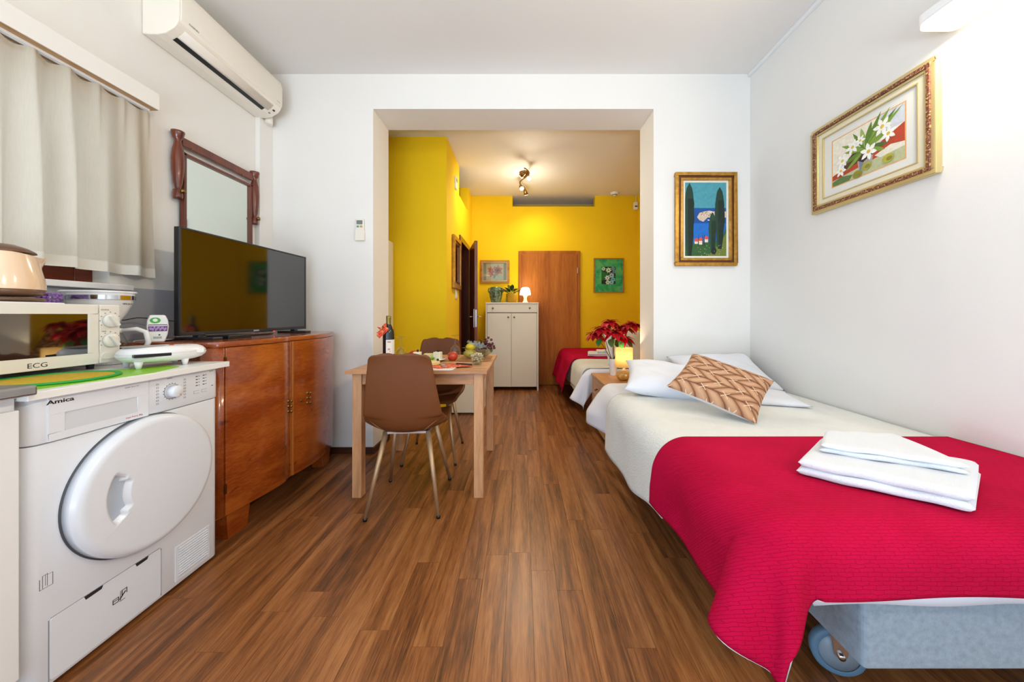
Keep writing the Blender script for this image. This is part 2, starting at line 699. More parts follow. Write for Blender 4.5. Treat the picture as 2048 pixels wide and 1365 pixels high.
dr = sempty('door_2', (XS, 4.66, 0))
mb = MB()
mb.box(XS - .12, XS + .018, DY0 - .05, DY0 + .02, 0, DZ + .05).box(XS - .12, XS + .018, DY1 - .02, DY1 + .05, 0, DZ + .05)
mb.box(XS - .12, XS + .018, DY0 + .02, DY1 - .02, DZ - .02, DZ + .05)
mb.build('door_frame', M_MAHOG, dr, bevel=.003)
# the leaf stands ajar, hinged on the far jamb
hx, hy = XS + .02, DY1 - .02
ex, ey = -.605, 4.385
ang = math.atan2(ey - hy, ex - hx)
LM = Matrix.Translation((hx, hy, 0)) @ Matrix.Rotation(ang, 4, 'Z')
LL = math.hypot(ex - hx, ey - hy)
mb = MB()
mb.M = LM
mb.box(0, LL, 0, .04, .008, 2.03)
lf = mb.build('door_leaf', M_MAHOG, dr, bevel=.004)
mb = MB()
mb.M = LM
mb.box(LL - .085, LL - .045, -.006, 0, .92, 1.16).box(LL - .085, LL - .045, .04, .046, .92, 1.16)
mb.build('lock_plate', M_CHROME, lf, bevel=.001)
mb = MB()
mb.M = LM
for sgn, y0 in ((-1, -.006), (1, .046)):
    mb.tube([(LL - .065, y0, 1.06), (LL - .065, y0 + sgn * .045, 1.06), (LL - .075, y0 + sgn * .05, 1.06), (LL - .18, y0 + sgn * .05, 1.06)], .008, 10)
mb.build('handle', M_CHROME, lf)
mb = MB()
mb.M = LM
mb.box(LL, LL + .002, .01, .03, .93, 1.15)
mb.build('latch_plate', M_STEEL, lf)
bxp('inner_door', (XS - .40, XS - .36, DY0 - .05, DY1 + .1, 0, 2.02), M_DOORW, dr)

# ------------------------------------------------------------------ tumble dryer
DX, DYA, DYB = -1.36, .947, 1.547
DXB = XL + .03


def dy_plan(x_front, r=.03, grow=0.0):
    return [(DXB, DYA - grow), (x_front - r, DYA - grow)] + \
        [(x_front - r + r * math.sin(a * PI / 12), DYA - grow + r - r * math.cos(a * PI / 12)) for a in range(1, 7)] + \
        [(x_front - r + r * math.cos(a * PI / 12), DYB + grow - r + r * math.sin(a * PI / 12)) for a in range(0, 7)] + [(DXB, DYB + grow)]


M_APPL = pm('appliance_enamel', '#E5E9EF', 0.28, coat=0.2)
M_APPL2 = pm('appliance_recess', '#D5D9DF', 0.3)
dryer = thing('tumble_dryer', 'white front-loading tumble dryer with a big round door under the worktop', 'dryer', (-1.66, 1.247, 0))
MB().prism(dy_plan(DX), .018, .716, 'z', True).build('body', M_APPL, dryer, bevel=.004, ang=60)
bxp('plinth', (DXB + .02, DX - .03, DYA + .03, DYB - .03, 0, .018), M_DGREY, dryer)
# control panel with a hand grip cut for the water container
mb = MB()
for z0, z1, sl in ((.7185, .849, 0),):
    mb.prism(dy_plan(DX + .004), z0, z1, 'z', True)
panel = mb.build('control_panel', M_APPL, dryer, bevel=.004, ang=60)
XP = DX + .004
# water container drawer: frame strips around a sunk grip
dw = MB()
dw.box(XP - .001, XP + .003, .985, 1.250, .797, .8475).box(XP - .001, XP + .003, .985, 1.250, .7195, .742)
dw.box(XP - .001, XP + .003, .985, 1.022, .742, .797).box(XP - .001, XP + .003, 1.215, 1.250, .742, .797)
wd = dw.build('water_container', M_APPL, dryer, bevel=.001)


def grip(u, v):
    y = 1.022 + .193 * v
    z = .742 + .055 * u
    d = .0005 + .0025 * smooth01(1 - u)
    return (XP + d, y, z)


MB().grid(grip, 8, 8).build('grip', M_APPL2, wd, fix=False)
XT = XP + .0032
text('lettering', 'Amica', .0165, (XT, .982, .8275), FACE_X, M_INK, dryer, 1.45, bold=.0004)
text('lettering', 'SUPF 812 W', .0055, (XT, 1.175, .833), FACE_X, M_GREYINK, dryer, 1.5)
text('lettering', 'Heat Pump 8kg', .007, (XT, 1.178, .7285), FACE_X, pm('red_print', '#C8313A', .5), dryer, 1.2)
text('lettering', 'AUTO', .006, (XP + .0003, 1.318, .838), FACE_X, M_GREYINK, dryer, 1.2)
text('lettering', 'A++', .010, (XP + .0003, 1.497, .836), FACE_X, pm('green_print', '#6FAE3C', .5), dryer, 1.0)
# programme dial
KY, KZ = 1.335, .789
mb = MB()
mb.M = Matrix.Translation((XP, KY, KZ)) @ Matrix.Rotation(PI / 2, 4, 'Y')
mb.lathe([(0, .028), (.018, .028), (.0215, .0255), (.0235, 0), (0, 0)], 36)
dial = mb.build('dial', M_APPL, dryer)
mb = MB()
mb.M = Matrix.Translation((XP, KY, KZ)) @ Matrix.Rotation(PI / 2, 4, 'Y')
mb.lathe([(.0285, 0), (.0285, .0008), (.0275, .0008), (.0275, 0)], 40)
mb.build('dial_ring', M_INK, dryer)
MB().tube([(XP + .0285, KY + .004, KZ - .010), (XP + .0285, KY + .010, KZ - .017), (XP + .002, KY + .014, KZ - .0205)], .0013, 6).build('pointer', pm('orange_mark', '#E07A2B', .5), dial)
mb = MB()
for i in range(17):
    a = 2 * PI * i / 17
    mb.box(XP, XP + .0006, KY + .031 * math.cos(a) - .0012, KY + .031 * math.cos(a) + .0012, KZ + .031 * math.sin(a) - .0012, KZ + .031 * math.sin(a) + .0012)
mb.build('dial_marks', M_INK, dryer)
mb = MB()
for i in range(7):                                   # little programme pictograms beside the dial
    for sy in (-1, 1):
        yy, zz = KY + sy * .052, KZ + .036 - i * .012
        mb.box(XP, XP + .0005, yy - .004, yy + .004, zz - .0028, zz - .0018).box(XP, XP + .0005, yy - .004, yy + .004, zz + .0018, zz + .0028)
        mb.box(XP, XP + .0005, yy - .004, yy - .003, zz - .0018, zz + .0018).box(XP, XP + .0005, yy + .003, yy + .004, zz - .0018, zz + .0018)
mb.build('programme_symbols', M_GREYINK, dryer)['kind'] = 'stuff'
for c, yy in enumerate((1.438, 1.469)):
    for i in range(4):
        bxp('indicator', (XP, XP + .0008, yy - .004, yy + .004, .826 - i * .0125, .829 - i * .0125), M_INK, dryer)
        bxp('indicator_text', (XP, XP + .0004, yy + .008, yy + .013, .826 - i * .0125, .829 - i * .0125), M_GREYINK, dryer)
for yy in (1.425, 1.460):
    mb = MB()
    for d in ((yy, yy + .024, .768, .7688), (yy, yy + .024, .757, .7578), (yy, yy + .0008, .757, .7688)):
        mb.box(XP, XP + .0005, *d)
    mb.build('button_outline', M_GREYINK, dryer)
bxp('indicator', (XP, XP + .0008, 1.506, 1.513, .775, .778), M_INK, dryer)
# round door: a polar surface with a sunk crescent grip
DCY, DCZ, DR = 1.247, .487, .232


def door_pt(u, v):
    r = DR * u
    a = 2 * PI * v
    y, z = r * math.cos(a), r * math.sin(a)
    d = .044 + .006 * (1 - (u) ** 2)
    if u > .88:
        q = (u - .88) / .12
        d = .0455 - .020 * (1 - math.sqrt(max(0, 1 - q * q)))
    ad = abs((a - PI + PI) % (2 * PI) - PI)
    if .098 < r < .152 and ad < math.radians(32) and not (r < .118 and ad > math.radians(26)):
        d -= .017
    return (DX + d, DCY + y, DCZ + z)


mb = MB()
mb.grid(door_pt, 42, 120)
mb.M = Matrix.Translation((DX, DCY, DCZ)) @ Matrix.Rotation(PI / 2, 4, 'Y')
mb.lathe([(DR - .012, 0), (DR, .003), (DR, .0256)], 120)
ddoor = mb.build('door', M_APPL, dryer, fix=True)
mb = MB()
mb.M = Matrix.Translation((DX, DCY, DCZ)) @ Matrix.Rotation(PI / 2, 4, 'Y')
mb.lathe([(DR - .002, 0), (DR + .004, .0), (DR + .004, .004), (DR - .002, .004)], 90)
mb.build('gap_shade', pm('door_shadow_gap', '#4A4D52', .6), ddoor)  # dark ring paints the shade in the gap around the door
for a in (150, 215):
    MB().tube([door_pt(.46, a / 360), door_pt(.65, a / 360), door_pt(.86, a / 360)], .0007, 5).build('seam', M_APPL2, ddoor)
def recess(u, v):
    a = math.radians(-30 + 60 * v) + PI
    r = .101 + .048 * u
    return (DX + .044 + .006 * (1 - (r / DR) ** 2) - .0163, DCY + r * math.cos(a), DCZ + r * math.sin(a))


MB().grid(recess, 4, 16).build('recess_shade', pm('shaded_grip', '#BAC6D6', .3), ddoor, fix=False)  # darker bluish patch: shade of the sunk grip put into the colour
# service flap, vent grille
fl = MB()
fl.prism(rrect(.992, 1.298, .028, .208, .012), DX - .001, DX + .0022, 'x')
flap = fl.build('service_flap', M_APPL, dryer, bevel=.001)
mb = MB()
for d in ((.990, .9915, .028, .205), (1.2985, 1.300, .028, .205), (.995, 1.295, .2085, .2098)):
    mb.box(DX, DX + .0015, *d)
mb.build('flap_gap', pm('gap_grey', '#8D939B', .6), dryer)
for y0, y1 in ((1.070, 1.118), (1.212, 1.254)):
    MB().prism([(y0, .208), (y1, .208), (y1 - .004, .199), (y0 + .004, .197)], DX + .0005, DX + .0028, 'x').build('finger_slot', M_DGREY, flap)
mb = MB()
bx, bz = DX + .0026, .132
for i, d in enumerate(((1.144, 1.162, .120, .122), (1.144, 1.146, .120, .136), (1.144, 1.162, .134, .136), (1.160, 1.162, .120, .136), (1.147, 1.159, .128, .130),
                       (1.166, 1.167, .118, .150), (1.170, 1.186, .148, .150), (1.170, 1.172, .132, .150), (1.184, 1.186, .132, .150), (1.164, 1.180, .116, .1175))):
    mb.box(bx, bx + .0005, *d)
mb.add([(bx, 1.162, .124), (bx, 1.180, .142), (bx, 1.183, .139), (bx, 1.166, .122)], [(0, 1, 2, 3)])
mb.build('pictogram', M_INK, flap)
mb = MB()
for d in ((.972, .9728, .305, .336), (.972, 1.000, .305, .3058), (.978, .9788, .307, .342), (.988, .9886, .309, .345), (.9995, 1.0003, .305, .340), (.978, .9886, .342, .3426), (.9886, .9998, .340, .3406), (.984, .9846, .312, .344)):
    mb.box(DX, DX + .0005, *d)
mb.build('pictogram', M_INK, dryer)
gr = bxp('vent_grille', (DX - .001, DX + .002, 1.352, 1.500, .035, .172), M_APPL, dryer, .001)
for i in range(11):
    mb = MB()
    z = .050 + i * .0105
    mb.add([(DX + .002, 1.364, z), (DX + .002, 1.488, z), (DX + .0065, 1.488, z + .0045), (DX + .0065, 1.364, z + .0045),
            (DX + .002, 1.364, z + .0062), (DX + .002, 1.488, z + .0062)], [(0, 1, 2, 3), (3, 2, 5, 4), (0, 3, 4), (1, 5, 2)])
    mb.build('vent_slat', M_APPL, gr)
mb = MB()
mb.box(DX + .0018, DX + .0022, 1.362, 1.490, .046, .166)
mb.build('vent_shadow', M_APPL2, gr)

# ------------------------------------------------------------------ worktop, sink cabinet
tag(MB().box(XL + .006, -1.332, .930, 1.572, .850, .873).build('worktop', pm('white_laminate', '#EFEEEA', .3), bevel=.002),
    'white laminate worktop slab lying over the tumble dryer', 'worktop')
cab = thing('sink_cabinet', 'white kitchen base cabinet standing beside the tumble dryer', 'cabinet', (-1.66, .6, 0))
bxp('body', (XL + .006, -1.36, .30, .925, .10, .868), M_WHITE, cab, .002)
bxp('door', (-1.36, -1.342, .31, .922, .11, .83), M_WHITE, cab, .003)
bxp('plinth', (XL + .05, -1.42, .30, .92, 0, .10), M_WHITE, cab)
tag(MB().box(XL + .006, -1.300, .28, .928, .869, .897).build('kitchen_sink', M_STEEL, bevel=.006, seg=3), 'stainless steel sink top with a rolled front edge on the base cabinet', 'sink')

# ------------------------------------------------------------------ lime mat and round placemat
mb = MB()
mb.prism([(-1.375, .935), (-1.345, 1.26), (-1.39, 1.40), (-1.47, 1.43), (-1.62, 1.25), (-1.66, .96)], .8732, .8748)
tag(mb.build('cloth_mat', pm('lime_plastic', '#8BC81E', .35)), 'thin lime green mat lying flat on the white worktop', 'mat')
pmt = thing('placemat', 'round yellow placemat with a green rim lying before the microwave', 'placemat', (-1.515, 1.12, .875))
mb = MB()
mb.M = Matrix.Translation((-1.515, 1.12, .8752))
mb.lathe([(0, 0), (.128, 0), (.128, .004), (0, .004)], 48)
mb.build('pad', pm('yellow_woven', '#C9A51B', .8, bump=(300, .5), var=(120, .15)), pmt, bevel=.001)
mb = MB()
mb.M = Matrix.Translation((-1.515, 1.12, .8752))
mb.lathe([(.126, .0), (.140, .0), (.143, .003), (.140, .007), (.130, .007), (.126, .0045), (.126, 0)], 60)
mb.build('rim', pm('green_trim', '#1E9B3C', .6), pmt)

# ------------------------------------------------------------------ microwave
MX, MY0, MY1, MZ0, MZ1 = -1.63, .965, 1.40, .897, 1.124
M_MW = pm('microwave_enamel', '#E6E2D8', .32, coat=.15)
mw = thing('microwave_oven', 'cream white microwave oven with two round knobs and a dark window', 'microwave', (-1.79, 1.18, .873))
bxp('body', (XL + .012, MX - .02, MY0, MY1, MZ0, MZ1), M_MW, mw, .004)
for y in (MY0 + .04, MY1 - .05):
    for x in (MX - .06, XL + .05):
        MB().tube([(x, y, .8732), (x, y, MZ0 + .001)], [.010, .012], 12).build('foot', M_DGREY, mw)
YS = 1.330
dor = MB()
dor.box(MX - .02, MX, MY0, YS - .001, MZ0, MZ0 + .042).box(MX - .02, MX, MY0, YS - .001, MZ1 - .034, MZ1)
dor.box(MX - .02, MX, MY0, MY0 + .03, MZ0 + .042, MZ1 - .034).box(MX - .02, MX, YS - .033, YS - .001, MZ0 + .042, MZ1 - .034)
dor = dor.build('door', M_MW, mw, bevel=.002)
t = NT('tinted_oven_window')
t.set(color='#0A0908', rough=.03, spec=1.0, ior=1.9)
bxp('window', (MX - .012, MX - .003, MY0 + .03, YS - .033, MZ0 + .042, MZ1 - .034), t.mat, dor)
text('lettering', 'ECG', .023, (MX + .0003, 1.135, MZ0 + .010), FACE_X, M_DGREY, dor, 1.15)
cp = bxp('control_panel', (MX - .02, MX, YS + .001, MY1, MZ0, MZ1), M_MW, mw, .004)
for kz in (MZ1 - .062, MZ1 - .140):
    mb = MB()
    mb.M = Matrix.Translation((MX, 1.366, kz)) @ Matrix.Rotation(PI / 2, 4, 'Y')
    mb.lathe([(0, .012), (.0235, .012), (.026, .009), (.0275, 0), (0, 0)], 36)
    kn = mb.build('knob', M_MW, mw)
    mb = MB()
    mb.M = Matrix.Translation((MX + .012, 1.366, kz)) @ Matrix.Rotation(math.radians(35), 4, 'X')
    mb.box(-.001, .012, -.006, .006, -.025, .025)
    mb.build('knob_grip', M_MW, kn, bevel=.003)
    mb = MB()
    for i in range(9):
        a = math.radians(-30 + i * 30)
        yy, zz = 1.366 + .0335 * math.cos(a), kz + .0335 * math.sin(a)
        mb.box(MX, MX + .0006, yy - .0022, yy + .0022, zz - .0014, zz + .0014)
    mb.build('scale_marks', M_GREYINK, mw)
text('lettering', 'POWER', .0065, (MX + .0003, 1.335, MZ1 - .022), FACE_X, M_GREYINK, mw, 1.2)
text('lettering', 'TIME', .006, (MX + .0003, 1.338, MZ1 - .106), FACE_X, M_GREYINK, mw, 1.2)
MB().prism(rrect(1.336, 1.386, MZ0 + .014, MZ0 + .040, .012), MX - .001, MX + .003, 'x').build('door_button', M_MW, mw, bevel=.001)

# ------------------------------------------------------------------ kettle on the microwave
ket = thing('electric_kettle', 'glossy beige electric kettle with brown lid and base on the microwave', 'kettle', (-1.795, 1.188, MZ1))
M_KET = pm('beige_gloss_plastic', '#E8C8A6', .15, coat=.5)
M_KBR = pm('brown_plastic', '#6B4A34', .3)
KX, KYY, KZ0 = -1.795, 1.188, MZ1 + .0055
tag(MB().prism(rrect(-1.90, -1.69, 1.07, 1.290, .03), MZ1 + .0002, MZ1 + .005).build('tray', M_WHITE, bevel=.001), 'thin white tray under the beige kettle', 'tray')
mb = MB()
mb.lathe([(0, .003), (.088, .003), (.094, .009), (.090, .015), (0, .015)], 48, (KX, KYY, KZ0))
mb.build('power_base', M_KBR, ket)
mb = MB()
mb.lathe([(0, .020), (.070, .020), (.086, .026), (.0945, .044), (0, .044)], 48, (KX, KYY, KZ0))
mb.build('lower_shell', M_KBR, ket)


def kbody(u, v):
    a = 2 * PI * v
    z = .044 + .124 * u
    r = .0945 - .022 * u ** 1.5
    c = math.cos(a - PI / 2)          # spout toward +Y
    r += .034 * max(0, c) ** 10 * smooth01((u - .55) / .45)
    z2 = z + .006 * max(0, c) ** 6 * smooth01((u - .6) / .4) - .010 * c * smooth01(u)
    return (KX + r * math.cos(a), KYY + r * math.sin(a), KZ0 + z2)


MB().grid(kbody, 16, 64).build('body', M_KET, ket)
mb = MB()
mb.lathe([(0, .030), (.030, .028), (.055, .018), (.072, .006), (.074, 0), (0, 0)], 40, (KX, KYY, KZ0 + .171))
mb.build('lid', M_KBR, ket)
MB().tube([(KX, KYY - .06, KZ0 + .172), (KX, KYY - .10, KZ0 + .186), (KX, KYY - .135, KZ0 + .17), (KX, KYY - .142, KZ0 + .11), (KX, KYY - .125, KZ0 + .05), (KX, KYY - .085, KZ0 + .035)],
          .014, 12).build('handle', M_KBR, ket)
mb = MB()
for i in range(1):
    def gauge(u, v):
        a = math.radians(-72 + 30 * v) + 0
        z = .068 + .062 * u
        r = .0955 - .022 * ((z - .044) / .124) ** 1.5
        return (KX + r * math.cos(a), KYY + r * math.sin(a), KZ0 + z)
    mb.grid(gauge, 6, 6)
mb.build('water_gauge', pm('grey_window', '#6E6F74', .15), ket)

# ------------------------------------------------------------------ jar of purple beads
jar = thing('bead_jar', 'squat glass jar of purple gel beads behind the kettle', 'jar', (-1.860, 1.358, MZ1))
mb = MB()
mb.lathe([(0, .001), (.036, .001), (.039, .006), (.039, .048), (.036, .050)], 32, (-1.860, 1.358, MZ1))
mb.build('glass', M_GLASS, jar)
mb = MB()
rj = random.Random(3)
for i in range(150):
    a, q = rj.random() * 2 * PI, math.sqrt(rj.random()) * .031
    mb.sph((-1.860 + q * math.cos(a), 1.358 + q * math.sin(a), MZ1 + .007 + rj.random() * .037), .0058, nu=8, nv=6)
mb.build('beads', pm('purple_gel', '#8E50B4', .1, coat=.5, var=(90, .5)), jar)['kind'] = 'stuff'

# ------------------------------------------------------------------ filter coffee maker
cm = thing('coffee_maker', 'white filter coffee maker with a chrome band behind the sandwich toaster', 'coffee maker', (-1.835, 1.489, .873))
M_CM = pm('coffee_maker_plastic', '#E9EAEA', .25)
CMX, CMY = -1.825, 1.489


def stad(hx_, hy_, grow=0.0):
    return [(CMX + p[0], CMY + p[1]) for p in rrect(-hx_ - grow, hx_ + grow, -hy_ - grow, hy_ + grow, min(hx_, hy_) * .85, 8)]


MB().prism(stad(.105, .078), .8735, .902).build('base', M_CM, cm, bevel=.005)
bxp('column', (CMX - .105, CMX - .045, CMY - .072, CMY + .072, .90, 1.10), M_CM, cm, .02, 4)


def basket(u, v):
    k = .50 + .50 * smooth01(u * 1.15) ** .8
    i = v * 35.999
    P = stad(.112, .078)
    a = int(i) % 36
    b = (a + 1) % 36
    f = i - int(i)
    # resample the outline evenly enough for a smooth wall
    x = P[a % len(P)][0] * (1 - f) + P[b % len(P)][0] * f
    y = P[a % len(P)][1] * (1 - f) + P[b % len(P)][1] * f
    return (CMX + .02 * (1 - k) + (x - CMX) * k, CMY + (y - CMY) * k, 1.045 + .135 * u)


mb = MB()
P36 = stad(.112, .078)
nP = len(P36)
rings = [(0, .45), (.12, .55), (.35, .74), (.62, .90), (.9, .99), (1, 1)]
vsb = [(CMX + .02 * (1 - k) + (p[0] - CMX) * k, CMY + (p[1] - CMY) * k, 1.045 + .135 * u) for u, k in rings for p in P36]
fsb = [(r_ * nP + i, r_ * nP + (i + 1) % nP, (r_ + 1) * nP + (i + 1) % nP, (r_ + 1) * nP + i) for r_ in range(len(rings) - 1) for i in range(nP)]
fsb.append(tuple(range(nP))[::-1])
mb.add(vsb, fsb, True)
mb.build('filter_basket', M_CM, cm)
mb = MB()
mb.prism(stad(.112, .078, .004), 1.178, 1.187)
mb.build('lid', M_CM, cm, bevel=.003)
mb = MB()
pb = stad(.112, .078, .0005)
for i in range(nP):
    a, b = pb[i], pb[(i + 1) % nP]
    if (a[0] + b[0]) / 2 > CMX - .02:
        mb.add([(a[0], a[1], 1.150), (b[0], b[1], 1.150), (b[0], b[1], 1.168), (a[0], a[1], 1.168)], [(0, 1, 2, 3)], True)
mb.build('chrome_band', M_CHROME, cm)
text('lettering', 'VIVAX', .012, (CMX + .1065, CMY - .004, 1.128), FACE_X, M_INK, cm, 1.1)
car = MB()
car.lathe([(0, .004), (.052, .004), (.060, .016), (.060, .055), (.048, .092), (.043, .105)], 40, (CMX + .035, CMY, .9025))
car = car.build('carafe', M_GLASS, cm)
mb = MB()
mb.lathe([(.040, .105), (.047, .105), (.047, .122), (0, .128)], 36, (CMX + .035, CMY, .9025))
mb.build('carafe_lid', M_CM, car)
hx0, hy0 = CMX + .075, CMY + .02
MB().tube([(hx0, hy0, 1.016), (hx0 + .045, hy0 + .018, 1.022), (hx0 + .072, hy0 + .030, 1.008), (hx0 + .080, hy0 + .034, .965), (hx0 + .070, hy0 + .030, .935)],
          [.008, .010, .010, .010, .009], 10).build('handle', M_CM, car)

# ------------------------------------------------------------------ sandwich toaster
st = thing('sandwich_toaster', 'closed white sandwich toaster with a grey top plate and latch', 'toaster', (-1.505, 1.43, .873), math.radians(-27))
# local: long axis +y, handle at +y


def oval(sx, y0, y1, n=40, p=2.6):
    out = []
    for i in range(n):
        a = 2 * PI * i / n
        c, s_ = math.cos(a), math.sin(a)
        q = (abs(c) ** p + abs(s_) ** p) ** (-1 / p)
        taper = 1 - .35 * smooth01((s_ * q + .1) / 1.1)
        out.append((sx * c * q * taper, (y0 + y1) / 2 + (y1 - y0) / 2 * s_ * q))
    return out


def shell(rings_, name, mat):
    mb_ = MB()
    n_ = 40
    vs_, fs_ = [], []
    for z, k in rings_:
        o_ = oval(.092 * k, -.118 * k - .004 * (1 - k), .150 * k)
        vs_ += [(x, y, z) for x, y in o_]
    for r_ in range(len(rings_) - 1):
        fs_ += [(r_ * n_ + i, r_ * n_ + (i + 1) % n_, (r_ + 1) * n_ + (i + 1) % n_, (r_ + 1) * n_ + i) for i in range(n_)]
    fs_ += [tuple(range(n_))[::-1], tuple(range(len(vs_) - n_, len(vs_)))]
    mb_.add(vs_, fs_, True)
    return mb_.build(name, mat, st, world=False)


shell([(.022, .72), (.030, .90), (.042, .985), (.050, 1.0)], 'lower_shell', M_WHITE)
shell([(.052, 1.0), (.062, .99), (.074, .92), (.082, .80), (.084, .72)], 'upper_shell', M_WHITE)
MB().prism(oval(.062, -.105, .02), .0842, .0856).build('top_plate', pm('warm_grey_plastic', '#A9A39C', .35), st, world=False, bevel=.0006)
mb = MB()
mb.prism([(x, y) for x, y in oval(.0935, -.120, .1505)], .0485, .0535)
mb.build('seam_band', M_WHITE, st, world=False)
mb = MB()
mb.box(.070, .0935, -.095, .01, .0470, .0590)
mb.build('vent_strip', M_BLACK, st, world=False, bevel=.002)
mb = MB()
mb.box(.038, .060, .096, .126, .046, .064)
mb.build('latch', M_WHITE, st, world=False, bevel=.004)
mb = MB()
mb.sph((0.012, .035, .0855), .008, .008, .003, 12, 8)
mb.build('indicator_lamp', pm('amber_lens', '#C2512A', .2), st, world=False)
for fx, fy in ((.062, -.075), (-.062, -.075), (.050, .065), (-.050, .065)):
    MB().tube([(fx, fy, 0.0003), (fx, fy, .030)], [.007, .014], 12).build('foot', M_WHITE, st, world=False)

# ------------------------------------------------------------------ bow-fronted sideboard
SB_TOP = .958
t = NT('burl_walnut_veneer')
v = t.coord('Position', (1, .22, 1.0))
a = t.noise(v, 7, 5, .55, .5)
b = t.noise(t.coord('Position', (1, .12, 1)), 130, 3, .6)
f = t.m('ADD', t.m('MULTIPLY', a, .7), t.m('MULTIPLY', b, .3))
c1 = t.ramp(f, [(.30, '#732C06'), (.46, '#904010'), (.56, '#A4521A'), (.70, '#B66527')])
kn_ = t.noise(t.coord('Position', (1, .35, 1.1)), 24, 2, .5)
c1 = t.mix(t.m('MULTIPLY', t.ramp(kn_, [(.68, (0, 0, 0, 1)), (.76, (1, 1, 1, 1))]), .6), c1, '#43190A')
t.set(color=c1, rough=.22, coat=.6, coatr=.10)
M_BURL = t.mat
sb = thing('sideboard', 'glossy brown burl wood sideboard with two curved doors under the television', 'sideboard', (-1.68, 2.1, 0))


def catmull(P, n=10):
    out = []
    for i in range(len(P) - 1):
        p0, p1, p2, p3 = P[max(i - 1, 0)], P[i], P[i + 1], P[min(i + 2, len(P) - 1)]
        for k in range(n):
            t_ = k / n
            out.append(tuple(.5 * (2 * p1[j] + (p2[j] - p0[j]) * t_ + (2 * p0[j] - 5 * p1[j] + 4 * p2[j] - p3[j]) * t_ ** 2 + (3 * p1[j] - p0[j] - 3 * p2[j] + p3[j]) * t_ ** 3) for j in (0, 1)))
    out.append(P[-1])
    return out


SL = catmull([(-1.56, 1.578), (-1.475, 1.584), (-1.418, 1.600), (-1.400, 1.622)], 6)
SD1 = catmull([(-1.400, 1.622), (-1.378, 1.72), (-1.352, 1.85), (-1.345, 1.95), (-1.362, 2.02)], 8)
SD2 = catmull([(-1.362, 2.026), (-1.340, 2.12), (-1.336, 2.25), (-1.352, 2.40), (-1.400, 2.56), (-1.462, 2.655)], 8)
front = SL + SD1[1:] + SD2
XBK = XL + .004
body_plan = [(XBK, 1.578)] + [(x - .018, y) for x, y in front] + [(XBK, 2.655)]
MB().prism(body_plan, .125, SB_TOP - .026, 'z').build('body', M_BURL, sb)
top_plan = [(XBK, 1.5765)] + [(x + .004, max(y, 1.5765)) for x, y in front] + [(-1.462, 2.668), (XBK, 2.668)]
MB().prism(top_plan, SB_TOP - .026, SB_TOP, 'z', True).build('top', M_BURL, sb, bevel=.003, ang=60)


def curved_panel(path, z0, z1, th=.017):
    m_ = MB()
    n = len(path)
    inner = [(x - th, y) for x, y in path]
    m_.prism(list(path) + inner[::-1], z0, z1, 'z', True)
    return m_


curved_panel(SL[6:], .135, SB_TOP - .028).build('stile', M_BURL, sb)
d1 = curved_panel(SD1[1:], .135, SB_TOP - .029, .0165).build('door', M_BURL, sb, bevel=.002, ang=60)
d2 = curved_panel(SD2, .135, SB_TOP - .029, .0165).build('door', M_BURL, sb, bevel=.002, ang=60)
bd = MB()
bd.box(-1.366, -1.350, 2.030, 2.046, .137, SB_TOP - .031)
bd.build('astragal', pm('light_wood_bead', '#A8601F', .3, coat=.4), d2, bevel=.004, seg=3)
for z in (.24, .84):
    bxp('hinge', (-1.402, -1.394, 1.620, 1.630, z, z + .045), M_BRASS, d1)
    bxp('hinge', (-1.468, -1.457, 2.652, 2.661, z, z + .045), M_BRASS, d2)
for z in (.525, .555, .585):
    mb = MB()
    mb.M = Matrix.Translation((-1.356, 2.0, z)) @ Matrix.Rotation(PI / 2, 4, 'Y')
    mb.lathe([(0, 0), (.009, .0), (.009, .003), (.004, .006), (.004, .013), (.0085, .018), (.0085, .022), (0, .025)], 16)
    mb.build('knob', M_BRASS, d1)
    mb = MB()
    mb.M = Matrix.Translation((-1.340, 2.15, z + .012)) @ Matrix.Rotation(PI / 2, 4, 'Y')
    mb.lathe([(0, 0), (.009, .0), (.009, .003), (.004, .006), (.004, .013), (.0085, .018), (.0085, .022), (0, .025)], 16)
    mb.build('knob', M_BRASS, d2)
mb = MB()
mb.M = Matrix.Translation((-1.3435, 2.10, .562)) @ Matrix.Rotation(PI / 2, 4, 'Y')
mb.lathe([(0, .0), (.008, .0), (.008, .0025), (0, .003)], 16)
mb.build('keyhole', M_BRASS, d2)
for y0, y1 in ((1.655, 1.80), (2.44, 2.55)):
    MB().prism([(y0 + .008, 0), (y1 - .02, 0), (y1, .126), (y0, .126)], -1.49, -1.415, 'x').build('foot', M_BURL, sb, bevel=.003)
    MB().prism([(y0 + .008, 0), (y1 - .02, 0), (y1, .126), (y0, .126)], XBK + .05, XBK + .11, 'x').build('foot', M_BURL, sb, bevel=.003)

# ------------------------------------------------------------------ television
tva, tvb = Vector((-1.650, 1.660, 0)), Vector((-1.604, 2.556, 0))
TVW, TVZ0, TVH = (tvb - tva).length, .982, .530
tva_ang = math.atan2(tvb.y - tva.y, tvb.x - tva.x)
tv = thing('television', 'black flat screen television standing on the curved wooden sideboard', 'television', (tva.x, tva.y, SB_TOP), tva_ang)
